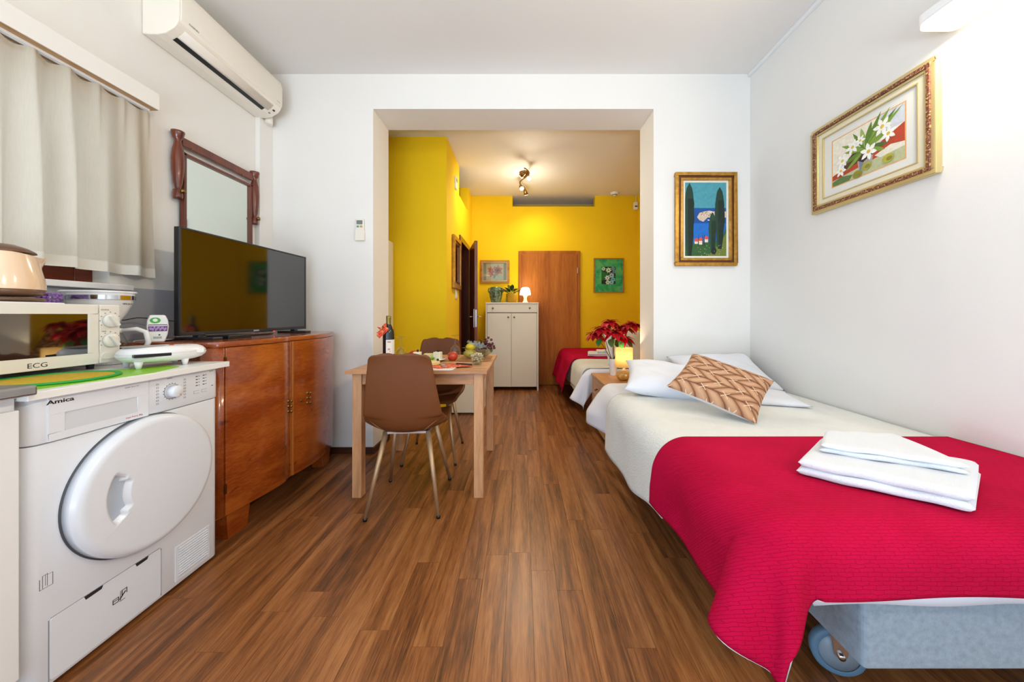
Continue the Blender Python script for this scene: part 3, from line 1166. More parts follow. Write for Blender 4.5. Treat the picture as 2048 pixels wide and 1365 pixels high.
# local: x along width, -y toward the viewer
z0 = TVZ0 - SB_TOP
mb = MB()
mb.box(0, TVW, 0, .028, z0, z0 + TVH).box(.12, TVW - .12, .028, .055, z0 + .04, z0 + TVH * .6)
mb.build('housing', M_BLACK, tv, world=False, bevel=.003)
t = NT('screen_glass')
t.set(color='#050506', rough=.07, spec=.9, ior=1.7)
mb = MB()
mb.box(.009, TVW - .009, -.0012, .0002, z0 + .018, z0 + TVH - .009)
mb.build('screen', t.mat, tv, world=False)
mb = MB()
for d in ((0, TVW, z0 + TVH - .008, z0 + TVH), (0, TVW, z0, z0 + .016), (0, .008, z0, z0 + TVH), (TVW - .008, TVW, z0, z0 + TVH)):
    mb.box(d[0], d[1], -.004, .001, d[2], d[3])
mb.build('bezel', M_DGREY, tv, world=False, bevel=.001)
for fx in (.09, TVW - .12):
    mb = MB()
    mb.box(fx, fx + .03, -.005, .028, .010, z0 + .01)
    mb.box(fx - .012, fx + .042, -.095, .115, .0003, .013)
    mb.build('foot', M_DGREY, tv, world=False, bevel=.003)
lm = MB()
lm.box(TVW * .5 - .02, TVW * .5 + .02, -.0048, -.0038, z0 + .004, z0 + .011)
lm.build('brand_mark', pm('silver_print', '#B9BCC0', .4), tv, world=False)
lm = MB()
lm.sph((TVW * .66, -.002, z0 - .003), .0035, nu=8, nv=6)
lm.build('standby_lamp', emit('red_led', '#FF2A12', 4.0), tv, world=False)

sx_, sy_ = -1.60, 1.892
stb = thing('set_top_box', 'small flat black receiver box beneath the television screen', 'receiver', (sx_, sy_, SB_TOP), math.radians(4))
mb = MB()
mb.box(-.055, .055, -.085, .085, .0003, .018)
mb.build('case', M_BLACK, stb, world=False, bevel=.003)
mb = MB()
mb.box(.0545, .0558, -.02, .02, .006, .012)
mb.build('display', pm('smoked_plastic', '#1A1A1D', .1), stb, world=False)


def cable(pts, label, r=.0028, mat=None, group='loose cables on the sideboard'):
    m_ = MB()
    P2 = []
    pts = [Vector(p) for p in pts]
    for i in range(len(pts) - 1):
        p0, p1, p2, p3 = pts[max(i - 1, 0)], pts[i], pts[i + 1], pts[min(i + 2, len(pts) - 1)]
        for k in range(6):
            t_ = k / 6
            P2.append(.5 * (2 * p1 + (p2 - p0) * t_ + (2 * p0 - 5 * p1 + 4 * p2 - p3) * t_ ** 2 + (3 * p1 - p0 - 3 * p2 + p3) * t_ ** 3))
    P2.append(pts[-1])
    m_.tube(P2, r, 6)
    return tag(m_.build('cable', mat or M_BLACK), label, 'cable', group)


zc = SB_TOP + .003
cable([(-1.70, 1.60, zc), (-1.72, 1.68, zc), (-1.70, 1.78, zc + .004), (-1.66, 1.90, zc + .006), (-1.68, 2.1, zc), (-1.66, 2.3, zc)], 'black power cable trailing behind the television foot')
cable([(-1.655, 1.80, zc + .017), (-1.69, 1.83, zc + .016), (-1.72, 1.95, zc), (-1.64, 2.10, zc), (-1.62, 2.22, zc), (-1.70, 2.34, zc)], 'black cable looping out of the receiver box')
cable([(-1.955, 1.62, 1.10), (-1.93, 1.66, 1.06), (-1.90, 1.72, 1.07), (-1.80, 1.80, 1.05), (-1.70, 1.88, 1.03)], 'black cable hanging from the wall toward the television back')
cable([(-1.80, 1.60, zc), (-1.84, 1.66, zc), (-1.79, 1.74, zc), (-1.73, 1.70, zc), (-1.76, 1.62, zc)], 'white cable coiled behind the lavender air freshener', .0028, M_WHITE)

# ------------------------------------------------------------------ lavender air freshener
afx, afy = -1.703, 1.612
AFW = .74
af = thing('air_freshener', 'flat white gel air freshener with a purple lavender label and green logo', 'air freshener', (afx, afy, SB_TOP), math.radians(52))
prof = [(-.030, 0), (.030, 0), (.044, .035), (.049, .070), (.046, .100), (.034, .126), (-.034, .126), (-.046, .100), (-.049, .070), (-.044, .035)]
prof = [(x * AFW, z) for x, z in prof]
MB().prism(prof, -.016, .016, 'y').build('bottle', M_WHITE, af, world=False, bevel=.006, seg=3)
mb = MB()
lab = [(-.026, .010), (.026, .010), (.038, .038), (.042, .070), (.039, .098), (.030, .118), (-.030, .118), (-.039, .098), (-.042, .070), (-.038, .038)]
mb.poly([(x, -.0163, z) for x, z in lab])
mb.mat = 1
mb.poly([(x, -.0166, z) for x, z in ((-.040, .050), (.040, .050), (.042, .066), (.042, .074), (.041, .082), (-.041, .082), (-.042, .074), (-.042, .066))])
mb.mat = 2
mb.poly([(-.012 + .024 * math.cos(a * PI / 10), -.0168, .101 + .0135 * math.sin(a * PI / 10)) for a in range(20)])
mb.mat = 0
mb.poly([(-.012 + .011 * math.cos(a * PI / 8), -.0170, .102 + .0075 * math.sin(a * PI / 8)) for a in range(16)])
mb.poly([(x, -.0168, z) for x, z in ((-.040, .074), (.040, .074), (.040, .078), (-.040, .078))])
mb.mat = 3
rl = random.Random(9)
for i in range(12):
    cx, cz = -.034 + i * .0062, .058 + rl.random() * .012
    mb.poly([(cx + .0042 * math.cos(a * PI / 4), -.0168, cz + .007 * math.sin(a * PI / 4)) for a in range(8)])
mb.mat = 4
for i in range(9):
    mb.poly([(-.02 + i * .0042, -.0168, .016), (-.018 + i * .0042, -.0168, .016), (-.018 + i * .0042, -.0168, .026), (-.02 + i * .0042, -.0168, .026)])
mb.poly([(.002, -.0168, .030), (.010, -.0168, .030), (.010, -.0168, .037), (.002, -.0168, .037)])
mb.v = [Vector((p.x * AFW, p.y, p.z)) for p in mb.v]
mb.build('label', [pm('label_white', '#E8EEEA', .4), pm('label_purple', '#5A2B6B', .4), pm('label_green', '#3FA93A', .4), pm('label_lavender', '#A98BC8', .4), pm('label_dark', '#2C5A4E', .5)], af, world=False, fix=False)

# ------------------------------------------------------------------ air conditioner
AY0, AY1, AZ0, AZ1, AXF = 1.80, 2.575, 2.555, 2.825, -1.790
ac = thing('air_conditioner', 'long cream wall air conditioner mounted above the old mirror', 'air conditioner', (XL, 2.19, AZ0))
M_AC = pm('aged_white_plastic', '#EDE6D8', .35)
prof = [(XL + .001, AZ0), (XL + .075, AZ0 - .004), (XL + .12, AZ0 + .004), (XL + .165, AZ0 + .030), (AXF - .012, AZ0 + .052), (AXF - .002, AZ0 + .075), (AXF, AZ0 + .12), (AXF, AZ1 - .05), (AXF - .012, AZ1 - .012), (AXF - .04, AZ1), (XL + .001, AZ1)]
MB().prism(prof, AY0, AY1, 'y').build('body', M_AC, ac, bevel=.006, seg=3, ang=50)
fp = [(AXF - .006, AZ0 + .066), (AXF + .003, AZ0 + .080), (AXF + .005, AZ0 + .12), (AXF + .005, AZ1 - .055), (AXF - .006, AZ1 - .014), (AXF - .012, AZ1 - .016), (AXF - .002, AZ1 - .06), (AXF - .002, AZ0 + .12)]
MB().prism(fp, AY0 + .010, AY1 - .004, 'y', True).build('front_panel', M_AC, ac, bevel=.002, ang=60)


def ac_under(y0, y1, s0, s1, lift):
    """strip lying on the sloping underside between the two profile parameters"""
    pts = [Vector((XL + .075, 0, AZ0 - .004)), Vector((XL + .12, 0, AZ0 + .004)), Vector((XL + .165, 0, AZ0 + .030)), Vector((AXF - .012, 0, AZ0 + .052))]

    def at(s):
        s *= 3
        i = min(2, int(s))
        p = pts[i].lerp(pts[i + 1], s - i)
        d = (pts[i + 1] - pts[i]).normalized()
        return p + Vector((d.z, 0, -d.x)) * lift
    m_ = MB()
    ss = [s0 + (s1 - s0) * k / 6 for k in range(7)]
    for k in range(6):
        a_, b_ = at(ss[k]), at(ss[k + 1])
        m_.add([(a_.x, y0, a_.z), (b_.x, y0, b_.z), (b_.x, y1, b_.z), (a_.x, y1, a_.z)], [(0, 1, 2, 3)], True)
    return m_


ac_under(AY0 + .045, AY1 - .10, .30, .47, .0012).build('outlet_slot', M_BLACK, ac)
ac_under(AY0 + .045, AY1 - .075, .49, .97, .003).build('louver', pm('louver_plastic', '#E4DACB', .4), ac, solid=.002)
ac_under(AY1 - .055, AY1 - .035, .62, .72, .002).build('display', M_BLACK, ac)
ac_under(AY1 - .055, AY1 - .040, .40, .46, .002).build('indicator', M_GREYINK, ac)
text('lettering', 'DAIKIN', .014, (AXF + .0052, AY0 + .05, AZ0 + .085), FACE_X, M_GREYINK, ac, 1.2)
text('lettering', 'inverter', .008, (AXF + .0052, AY1 - .06, AZ0 + .09), FACE_X, M_GREYINK, ac, 1.2)
MB().tube([(XL + .055, AY1 + .055, AZ0 + .05), (XL + .055, AY1 + .055, AZ0 - .02)], .026, 20).build('drain_sleeve', M_AC, ac)

# ------------------------------------------------------------------ mirror with turned posts
mr = thing('wall_mirror', 'old mirror hung between two turned dark wood posts on the wall', 'mirror', (XL, 2.23, 1.2))
MXW = XL + .03
post = [(0, 0), (.020, 0), (.022, .012), (.022, .05), (.014, .055), (.014, .065), (.020, .09), (.027, .16), (.029, .22), (.025, .28), (.016, .32), (.014, .335), (.022, .345), (.030, .375), (.030, .383), (0, .383)]
for yy in (1.955, 2.515):
    p_ = MB().lathe(post, 24, (MXW + .005, yy, 1.742)).build('post', M_MAHOG, mr)
    mb = MB()
    mb.M = Matrix.Translation((MXW + .02, yy, 1.785)) @ Matrix.Rotation(PI / 2, 4, 'Y')
    mb.lathe([(0, 0), (.007, 0), (.007, .008), (.013, .012), (.013, .02), (0, .024)], 16)
    mb.build('brass_knob', M_BRASS, p_)
bxp('top_rail', (MXW - .012, MXW + .012, 1.975, 2.497, 2.055, 2.105), M_MAHOG, mr, .004)
fr_ = MB()
for d in ((1.985, 2.488, 2.005, 2.022), (1.985, 2.002, 1.16, 2.022), (2.471, 2.488, 1.16, 2.022), (1.985, 2.488, 1.16, 1.177)):
    fr_.box(MXW - .015, MXW + .012, d[0], d[1], d[2], d[3])
fr_.build('frame', M_MAHOG, mr, bevel=.003)
bxp('glass', (MXW - .012, MXW - .002, 2.0, 2.473, 1.175, 2.007), pm('mirror_silver', '#DDE3DA', .02, 1.0), mr)
for yy in (2.03, 2.40):
    MB().sph((MXW + .014, yy, 2.058), .006, nu=10, nv=8).build('rail_screw', M_BRASS, mr)

# ------------------------------------------------------------------ pelmet and curtain
tag(MB().box(XL, -1.890, -.30, 1.800, 2.150, 2.235).build('pelmet', M_WALL, bevel=.002), 'white boxed pelmet above the curtain, bare wood underneath', 'pelmet')
bxp('underside', (XL + .004, -1.894, -.29, 1.797, 2.1485, 2.150), wood('pelmet_plywood', '#9A7448', '#B58B5A', '#C79F6E', 'y'), bpy.data.objects['pelmet'])
bxp('curtain_rail', (-1.945, -1.925, -.2, 1.785, 2.138, 2.1485), M_WHITE, bpy.data.objects['pelmet'])
cur = thing('curtain', 'sheer off-white linen curtain in loose pleats over the window', 'curtain', (-1.93, 1.1, 1.28))
t = NT('sheer_linen')
w1 = t.n('ShaderNodeTexWave', wave_type='BANDS', bands_direction='Z')
t.put(w1.inputs['Vector'], t.coord('Position'))
w1.inputs['Scale'].default_value = 260
w1.inputs['Distortion'].default_value = 1.5
nz = t.noise(t.coord('Position', (1, 1, .08)), 260, 3)
t.set(color=t.mix(nz, '#D4C9B6', '#E4DCCC'), rough=.9, spec=.1)
t.bump(nz, .15, .0006)
tl = t.n('ShaderNodeBsdfTranslucent')
tl.inputs[0].default_value = lin('#CFC8BA')
mx = t.n('ShaderNodeMixShader')
mx.inputs[0].default_value = .38
t.t.links.new(t.b.outputs[0], mx.inputs[1])
t.t.links.new(tl.outputs[0], mx.inputs[2])
t.t.links.new(mx.outputs[0], t.out.inputs[0])
M_SHEER = t.mat


def curt(u, v, z0c=1.285, z1c=2.138, thick=0.0):
    """v along the wall, u downward; tight pinch pleats on top open into soft folds"""
    s = v * 2.05                                # metres along the wall from y=-.22
    y = -.22 + s * .985
    drop = u
    k = s / .107
    ph = 2 * PI * k
    amp = .008 + .020 * smooth01(drop * 1.6)
    sharp = math.exp(-((k - round(k)) / .10) ** 2)
    x = -1.938 + amp * math.sin(ph + 1.3 * math.sin(k * .9 + .4)) * (.75 + .35 * math.sin(k * 2.1)) + .010 * sharp * (1 - smooth01(drop * 2)) + .004 * math.sin(ph * .41 + 1) * drop
    y += .012 * math.cos(ph) * drop + .022 * drop * smooth01((v - .93) / .07)
    sag = .010 * (.5 - .5 * math.cos(ph)) * (1 - smooth01(drop * 8)) * 1.6
    z = z1c - sag - (z1c - z0c - sag) * drop + .006 * math.sin(s * 5) * drop
    return (x + thick, y, z)


MB().grid(lambda u, v: curt(u, v), 36, 420).build('fabric', M_SHEER, cur, fix=False)
MB().grid(lambda u, v: curt(.945 + .056 * u, v, thick=.0012), 3, 420).build('hem', pm('linen_hem', '#DDD8CC', .9), cur, fix=False)
MB().grid(lambda u, v: curt(.0 + .030 * u, v, thick=-.0012), 2, 420).build('heading_tape', pm('linen_tape', '#D2CDC2', .9), cur, fix=False)

# ------------------------------------------------------------------ remote control on the partition
rc = thing('remote_control', 'cream air conditioner remote hung in a holder on the white wall', 'remote', (-1.262, YF, 1.67))
rx = -1.262
bxp('holder', (rx - .036, rx + .036, YF - .022, YF - .001, 1.662, 1.745), M_AC, rc, .004)
bxp('handset', (rx - .031, rx + .031, YF - .020, YF - .005, 1.672, 1.832), M_AC, rc, .005, 3)
bxp('screen', (rx - .023, rx + .023, YF - .0215, YF - .0198, 1.788, 1.820), pm('lcd_grey', '#77807A', .25), rc)
bxp('button', (rx - .022, rx - .004, YF - .0225, YF - .0198, 1.764, 1.779), pm('teal_button', '#6F9A92', .5), rc)
bxp('button', (rx + .004, rx + .022, YF - .0225, YF - .0198, 1.764, 1.779), pm('ochre_button', '#C79A5A', .5), rc)

# ------------------------------------------------------------------ dining table
M_BEECH = wood('oiled_beech', '#A8734A', '#C99264', '#DAA97C', 'x', 80, 7, .45, stretch=9)
M_BEECHZ = wood('oiled_beech_upright', '#A67248', '#C58F62', '#D8A77A', 'z', 80, 7, .45, stretch=9)
TX0, TX1, TY0, TY1, TZ = -1.035, -.205, 2.01, 2.835, .757
tb = thing('dining_table', 'square beech wood dining table laid with food and wine', 'table', (-.62, 2.42, 0))
bxp('tabletop', (TX0, TX1, TY0, TY1, TZ - .019, TZ), M_BEECH, tb, .002)
LX = ((-1.005, -.950), (-.285, -.230))
LY = ((2.04, 2.095), (2.75, 2.805))
for x0, x1 in LX:
    for y0, y1 in LY:
        bxp('leg', (x0, x1, y0, y1, 0, TZ - .019), M_BEECHZ, tb, .002)
bxp('apron', (-.950, -.285, 2.052, 2.072, TZ - .087, TZ - .019), M_BEECH, tb, .001)
bxp('apron', (-.950, -.285, 2.775, 2.795, TZ - .087, TZ - .019), M_BEECH, tb, .001)
for x in (-.993, -.262):
    bxp('apron', (x, x + .02, 2.095, 2.75, TZ - .087, TZ - .019), M_BEECH, tb, .001)

# ------------------------------------------------------------------ chairs
M_LEATH = pm('brown_leatherette', '#70401F', .5, spec=.3, bump=(420, .25, .0008), var=(3, .08))
M_STITCH = pm('tan_stitching', '#B58A63', .7)
M_LEGG = pm('champagne_metal', '#B99A76', .38, .55)
# side profile (y forward, z up) from seat front to the top of the back
CP = [(.225, .452), (.20, .466), (.10, .462), (-.02, .452), (-.12, .448), (-.175, .462), (-.205, .500), (-.222, .560), (-.238, .650), (-.252, .740), (-.264, .820), (-.272, .866), (-.275, .880)]
CPS = catmull(CP, 8)
NCP = len(CPS)


def chair_pt(t_, s_, off=0.0):
    """t_ 0..1 along the profile, s_ -1..1 across"""
    i = t_ * (NCP - 1)
    a = min(NCP - 2, int(i))
    f_ = i - a
    y = CPS[a][0] * (1 - f_) + CPS[a + 1][0] * f_
    z = CPS[a][1] * (1 - f_) + CPS[a + 1][1] * f_
    ty, tz = CPS[a + 1][0] - CPS[a][0], CPS[a + 1][1] - CPS[a][1]
    L_ = math.hypot(ty, tz)
    ny, nz = tz / L_, -ty / L_                    # points to the sitter's side
    if t_ < .42:
        w = .200 + .022 * smooth01(t_ / .3)
    else:
        w = .222 - .066 * smooth01((t_ - .40) / .56) * 1.0
    e = max(0.0, (t_ - .86) / .14)
    w *= (max(.0, 1 - (e * .97) ** 2.7)) ** (1 / 2.4)
    e = max(0.0, (.10 - t_) / .10)
    w *= math.sqrt(max(.0, 1 - (e * .80) ** 3.2))
    bend = .020 * smooth01(t_ / .2) + .050 * math.exp(-((t_ - .44) / .15) ** 2) + .006
    if t_ > .55:
        bend = max(bend * .6, .016)
    bend *= 1 - .85 * smooth01((t_ - .82) / .14)
    k = abs(s_) ** 2.4 * bend + off
    crown = 0.0
    return Vector((w * s_, y + ny * k, z + nz * k + crown))


def chair_t(u):
    if u > .75:
        return .75 + .25 * (1 - (1 - (u - .75) / .25) ** 2)
    if u < .15:
        return .15 * (u / .15) ** 1.6
    return u


def make_chair(label, loc, rz):
    c_ = thing('dining_chair', label, 'chair', loc, rz)
    MB().grid(lambda u, v: chair_pt(chair_t(u), v * 2 - 1), 80, 24).build('shell', M_LEATH, c_, world=False, fix=False, solid=.022, soff=0, sub=1)
    for sg in (-1, 1):
        pts = []
        for q in range(13):
            a = q / 12
            t_ = .505 - .105 * a ** 1.0
            s_ = sg * (.98 - .52 * a ** .8)
            pts.append(chair_pt(.512 - .125 * a ** 1.6, s_, -.0118))
        MB().tube(pts, .0011, 5).build('seam', M_STITCH, c_, world=False)
    for sx in (-1, 1):
        for sy in (-1, 1):
            top_ = Vector((sx * .115, sy * .10 - .01, .435))
            bot = Vector((sx * .190, sy * .215, .012))
            l_ = MB().tube([top_, bot], [.0155, .0095], 14).build('leg', M_LEGG, c_, world=False)
            d_ = (bot - top_).normalized()
            MB().tube([bot - d_ * .004, (bot.x, bot.y, .0002)], [.0105, .0105], 12).build('leg_tip', M_BLACK, l_, world=False)
    m_ = MB()
    for sx in (-1, 1):
        m_.prism([(-.125, .436), (.125, .436), (.10, .424), (-.10, .424)], sx * .115 - .009, sx * .115 + .009, 'x')
    for sy in (-.11, .09):
        m_.box(-.115, .115, sy - .012, sy + .012, .424, .436)
    m_.build('under_frame', pm('primed_steel', '#C9BDB4', .45, .3), c_, world=False)
    return c_


make_chair('brown leatherette chair showing its whole stitched back before the table', (-.650, 2.040, 0), math.radians(4))
make_chair('brown leatherette chair tucked under the table opposite the other chair', (-.682, 2.690, 0), math.radians(180 + 3))

# ------------------------------------------------------------------ food and drink
bt = thing('wine_bottle', 'dark red wine bottle with a red paper bow round its neck', 'bottle', (-.909, 2.35, TZ))
M_BOT = pm('bottle_glass', '#0A0D0C', .08, coat=.5)
MB().lathe([(0, .001), (.036, .001), (.0375, .005), (.0375, .195), (.034, .222), (.022, .250), (.0148, .266), (.0140, .300), (.0150, .302), (.0150, .312), (0, .312)], 36, (-.909, 2.35, TZ)).build('glass', M_BOT, bt)
MB().lathe([(.0152, .262), (.0155, .30), (.0162, .302), (.0162, .320), (.010, .3225), (0, .3225)], 28, (-.909, 2.35, TZ)).build('capsule', pm('gold_foil', '#8E7E3E', .35, .6), bt)


def cyl_patch(cx, cy, r, a0, a1, z0_, z1_, n=14):
    m_ = MB()
    m_.grid(lambda u, v: (cx + r * math.cos(math.radians(a0 + (a1 - a0) * v)), cy + r * math.sin(math.radians(a0 + (a1 - a0) * v)), z0_ + (z1_ - z0_) * u), 2, n)
    return m_


lb_ = cyl_patch(-.909, 2.35, .0379, -95, 20, TZ + .062, TZ + .160).build('label', pm('paper_label', '#E7E4DA', .6), bt, fix=False)
cyl_patch(-.909, 2.35, .0379, -95, 20, TZ + .030, TZ + .056).build('lower_label', pm('orange_label', '#C8702A', .5), bt, fix=False)
for a0, w, z_, h in ((-80, 34, .140, .010), (-76, 22, .090, .012), (-60, 9, .078, .006)):
    cyl_patch(-.909, 2.35, .0381, a0, a0 + w, TZ + z_, TZ + z_ + h, 6).build('label_print', pm('label_rose', '#C98A86', .6), lb_, fix=False)
t = NT('red_paper_napkin')
nf = t.noise(t.coord('Object'), 42, 3, .6, 1.5)
t.set(color=t.ramp(nf, [(.36, '#B8241F'), (.5, '#D8442E'), (.6, '#E88A4A'), (.68, '#F0C07A')]), rough=.8)
M_NAP = t.mat
mb = MB()
mb.lathe([(.0165, .258), (.026, .236), (.031, .222), (.020, .246), (.0165, .262)], 14, (-.909, 2.35, TZ), False)
mb.build('neck_wrap', M_NAP, bt)


def ribbon(u, v):
    a = u
    x = -.905 - .062 * a + .004 * math.sin(v * 9)
    z = TZ + .250 - .062 * a - (.030 + .006 * math.sin(a * 6)) * (v - .5) * 2 * .75
    y = 2.312 - .006 * math.sin(a * 7) + .004 * math.cos(v * 8)
    return (x + .016 * (v - .5), y, z)


MB().grid(ribbon, 10, 8).build('bow_tail', M_NAP, bt, fix=False, solid=.001)
mb = MB()
mb.poly([(-.950, 2.318, TZ + .222), (-.972, 2.316, TZ + .246), (-.952, 2.312, TZ + .244), (-.935, 2.312, TZ + .240)])
mb.build('bow_loop', M_NAP, bt, fix=False, solid=.001)


def wine_glass(label, x, y):
    g_ = thing('wine_glass', label, 'glass', (x, y, TZ))
    # upside down: rim on the table, foot on top
    MB().lathe([(.033, .0005), (.040, .030), (.0395, .050), (.031, .075), (.016, .092), (.006, .099)], 32, (x, y, TZ)).build('bowl', M_GLASS, g_)
    MB().lathe([(.006, .099), (.0038, .108), (.0036, .158), (.006, .166)], 20, (x, y, TZ)).build('stem', M_GLASS, g_)
    MB().lathe([(.006, .166), (.030, .1705), (.032, .172), (.031, .1735), (0, .173)], 32, (x, y, TZ)).build('foot', M_GLASS, g_)


wine_glass('upturned wine glass standing beside the dark wine bottle', -.858, 2.44)
wine_glass('upturned wine glass standing behind the whole tomato', -.512, 2.64)

M_TOM = pm('tomato_skin', '#C23618', .18, coat=.4, var=(14, .18))
M_STEM = pm('green_stem', '#3C6B22', .6)


def tomato(label, x, y, z, r):
    o_ = thing('tomato', label, 'tomato', (x, y, z))
    m_ = MB()
    m_.lathe([(0, .0006), (r * .55, .001), (r * .9, r * .38), (r, r * .85), (r * .9, r * 1.35), (r * .55, r * 1.66), (r * .2, r * 1.68), (0, r * 1.58)], 28, (x, y, z))
    m_.build('flesh', M_TOM, o_)
    m_ = MB()
    for k in range(5):
        a = k * 2 * PI / 5
        leaf(m_, (x, y, z + r * 1.62), (math.cos(a), math.sin(a), .1), r * .5, r * .22, .3)
    m_.build('calyx', M_STEM, o_, fix=False)


plx, ply = -.690, 2.432
plate = tag(MB().lathe([(0, .001), (.085, .001), (.115, .010), (.150, .016), (.151, .018), (.115, .0135), (.085, .005), (0, .005)], 48, (plx, ply, TZ)).build('plate', pm('white_china', '#EDEBE4', .15, coat=.4)),
            'white china plate holding cheese blocks and lettuce', 'plate')
PZ = TZ + .0056
M_CHEESE = pm('feta_cheese', '#EBE4C6', .55, bump=(90, .4), var=(30, .06))
M_OLIVE_F = pm('black_olive', '#1B1014', .2)
for lab_, cx, cy, rz in (('block of white cheese topped with an olive beside the half-hidden tomato', -.733, 2.418, .12), ('block of white cheese topped with an olive beside the whole tomato', -.590, 2.418, -.15)):
    ch = thing('cheese_block', lab_, 'cheese', (cx, cy, PZ + .004), rz)
    MB().box(-.026, .026, -.022, .022, 0.0, .058).build('block', M_CHEESE, ch, world=False, bevel=.003)
    MB().sph((.002, 0, .066), .0085, .0085, .0095, 14, 10).build('olive', M_OLIVE_F, ch, world=False)
    MB().tube([(.002, 0, .05), (.002, 0, .078)], .0008, 6).build('pick', M_BEECH, ch, world=False)
tag(MB().box(-.700, -.622, 2.452, 2.492, PZ + .003, PZ + .045).build('cheese_wedge', pm('yellow_cheese', '#E6D492', .5, var=(25, .05)), bevel=.003), 'pale yellow cheese slab standing between the two white blocks', 'cheese')


def lettuce(label, x, y, z, n, seed):
    o_ = thing('lettuce', label, 'lettuce', (x, y, z))
    r_ = random.Random(seed)
    for k in range(n):
        m_ = MB()
        a = k * 2 * PI / n + r_.random()
        leaf(m_, (x + r_.uniform(-.008, .008), y + r_.uniform(-.008, .008), z + .002), (math.cos(a), math.sin(a), 1.0 + r_.random()), .040, .034, .2, .5, 7, True)
        m_.build('lettuce_leaf', M_LET, o_, fix=False)


M_LET = pm('lettuce_green', '#8DB83A', .5, var=(40, .35))
lettuce('curly lettuce leaves beside the half-hidden cheese block', -.695, 2.385, PZ, 6, 1)
lettuce('curly lettuce leaves leaning on the whole cheese block', -.630, 2.375, PZ, 7, 2)
tomato('red tomato half hidden by the chair back on the table', -.775, 2.475, TZ + .014, .034)
tomato('whole red tomato resting at the rim of the cheese plate', -.497, 2.47, TZ, .037)
# cheese wheel slice on a white tray with cutlery and napkin
tray = tag(MB().prism(rrect(-.80, -.405, 2.022, 2.20, .03), TZ + .0005, TZ + .006).build('serving_tray', pm('white_glaze', '#EDEDEA', .2), bevel=.002), 'flat white serving tray along the table edge behind the chair', 'tray')
chd = MB()
chd.prism([(-.66 + .135 * math.cos(math.radians(a)), 2.215 + .058 * math.sin(math.radians(a))) for a in range(0, 360, 12)], TZ + .0065, TZ + .030)
tag(chd.build('round_cheese', pm('butter_cheese', '#E3CF86', .45, var=(20, .06)), bevel=.006, seg=3), 'flat round of butter yellow cheese behind the red napkin', 'cheese')
tag(MB().prism([(-.60, 2.125), (-.50, 2.055), (-.40, 2.12), (-.305, 2.15), (-.36, 2.20), (-.47, 2.235), (-.545, 2.19)], TZ + .0065, TZ + .0085).build('napkin', M_NAP), 'red patterned paper napkin spread under the fork', 'napkin')
fk = thing('fork', 'steel fork with a dark end lying on the red napkin', 'fork', (-.50, 2.16, TZ + .009), math.radians(-62))
mb = MB()
for k in range(4):
    mb.tube([(.035, -.0105 + k * .007, .002), (.075, -.0105 + k * .007, .005)], .0014, 6)
mb.build('tines', M_CHROME, fk, world=False)['kind'] = 'stuff'
mb = MB()
mb.tube([(-.10, 0, .002), (-.02, 0, .004), (.015, 0, .003), (.037, 0, .002)], [.0045, .003, .006, .0115], 8)
mb.build('handle', M_CHROME, fk, world=False)
tag(MB().sph((-.545, 2.232, TZ + .0375), .0085, .0085, .0075, 12, 8).build('olive', M_OLIVE_F), 'single black olive lying on the round of yellow cheese', 'olive')
kf = thing('table_knife', 'knife with a black handle and steel blade beside the napkin', 'knife', (-.375, 2.215, TZ + .0006), math.radians(-24))
mb = MB()
mb.tube([(-.055, 0, .008), (.0, 0, .008), (.06, 0, .008)], [.0072, .0085, .0080], 12)
mb.build('handle', M_BLACK, kf, world=False)
mb = MB()
mb.prism([(-.055, -.006), (-.055, .006), (-.17, .005), (-.19, -.004)], .007, .0085)
mb.build('blade', M_CHROME, kf, world=False)

# bowl of nuts
nbx, nby = -.297, 2.28
nb = thing('nut_bowl', 'small cut glass bowl of pistachio nuts at the table edge', 'bowl', (nbx, nby, TZ))
MB().lathe([(0, .001), (.028, .001), (.030, .004), (.038, .030), (.056, .066), (.0575, .068), (.0545, .066), (.036, .032), (.028, .008), (0, .007)], 12, (nbx, nby, TZ), False).build('bowl', M_GLASS, nb)
rn = random.Random(4)
M_NUT = pm('pistachio_shell', '#D9C7A0', .6, var=(60, .15))
for i in range(46):
    a, q, h = rn.random() * 2 * PI, math.sqrt(rn.random()), rn.random()
    rr = (.026 + .022 * h) * q
    m_ = MB()
    m_.M = Matrix.Translation((nbx + rr * math.cos(a), nby + rr * math.sin(a), TZ + .018 + h * .048 + .010 * (1 - q))) @ Matrix.Rotation(rn.random() * 6, 4, 'Z') @ Matrix.Rotation(rn.random() * 3, 4, 'X')
    m_.sph((0, 0, 0), .0095, .0065, .0060, 8, 6)
    tag(m_.build('pistachio', M_NUT), 'pistachio nut in the small cut glass bowl', 'nut', 'pistachios in the glass bowl')

# fruit bowl
fbx, fby = -.318, 2.575
fb = thing('fruit_bowl', 'clear glass fruit bowl heaped with grapes, lemon and silvery leaves', 'bowl', (fbx, fby, TZ))
MB().lathe([(0, .001), (.05, .001), (.052, .005), (.085, .030), (.108, .062), (.110, .064), (.106, .062), (.082, .033), (.05, .010), (0, .009)], 36, (fbx, fby, TZ)).build('bowl', M_GLASS, fb)
M_LEM = pm('lemon_peel', '#D8B81E', .4, bump=(160, .3))
M_PEAR = pm('pear_skin', '#A89A3C', .4, var=(18, .25))


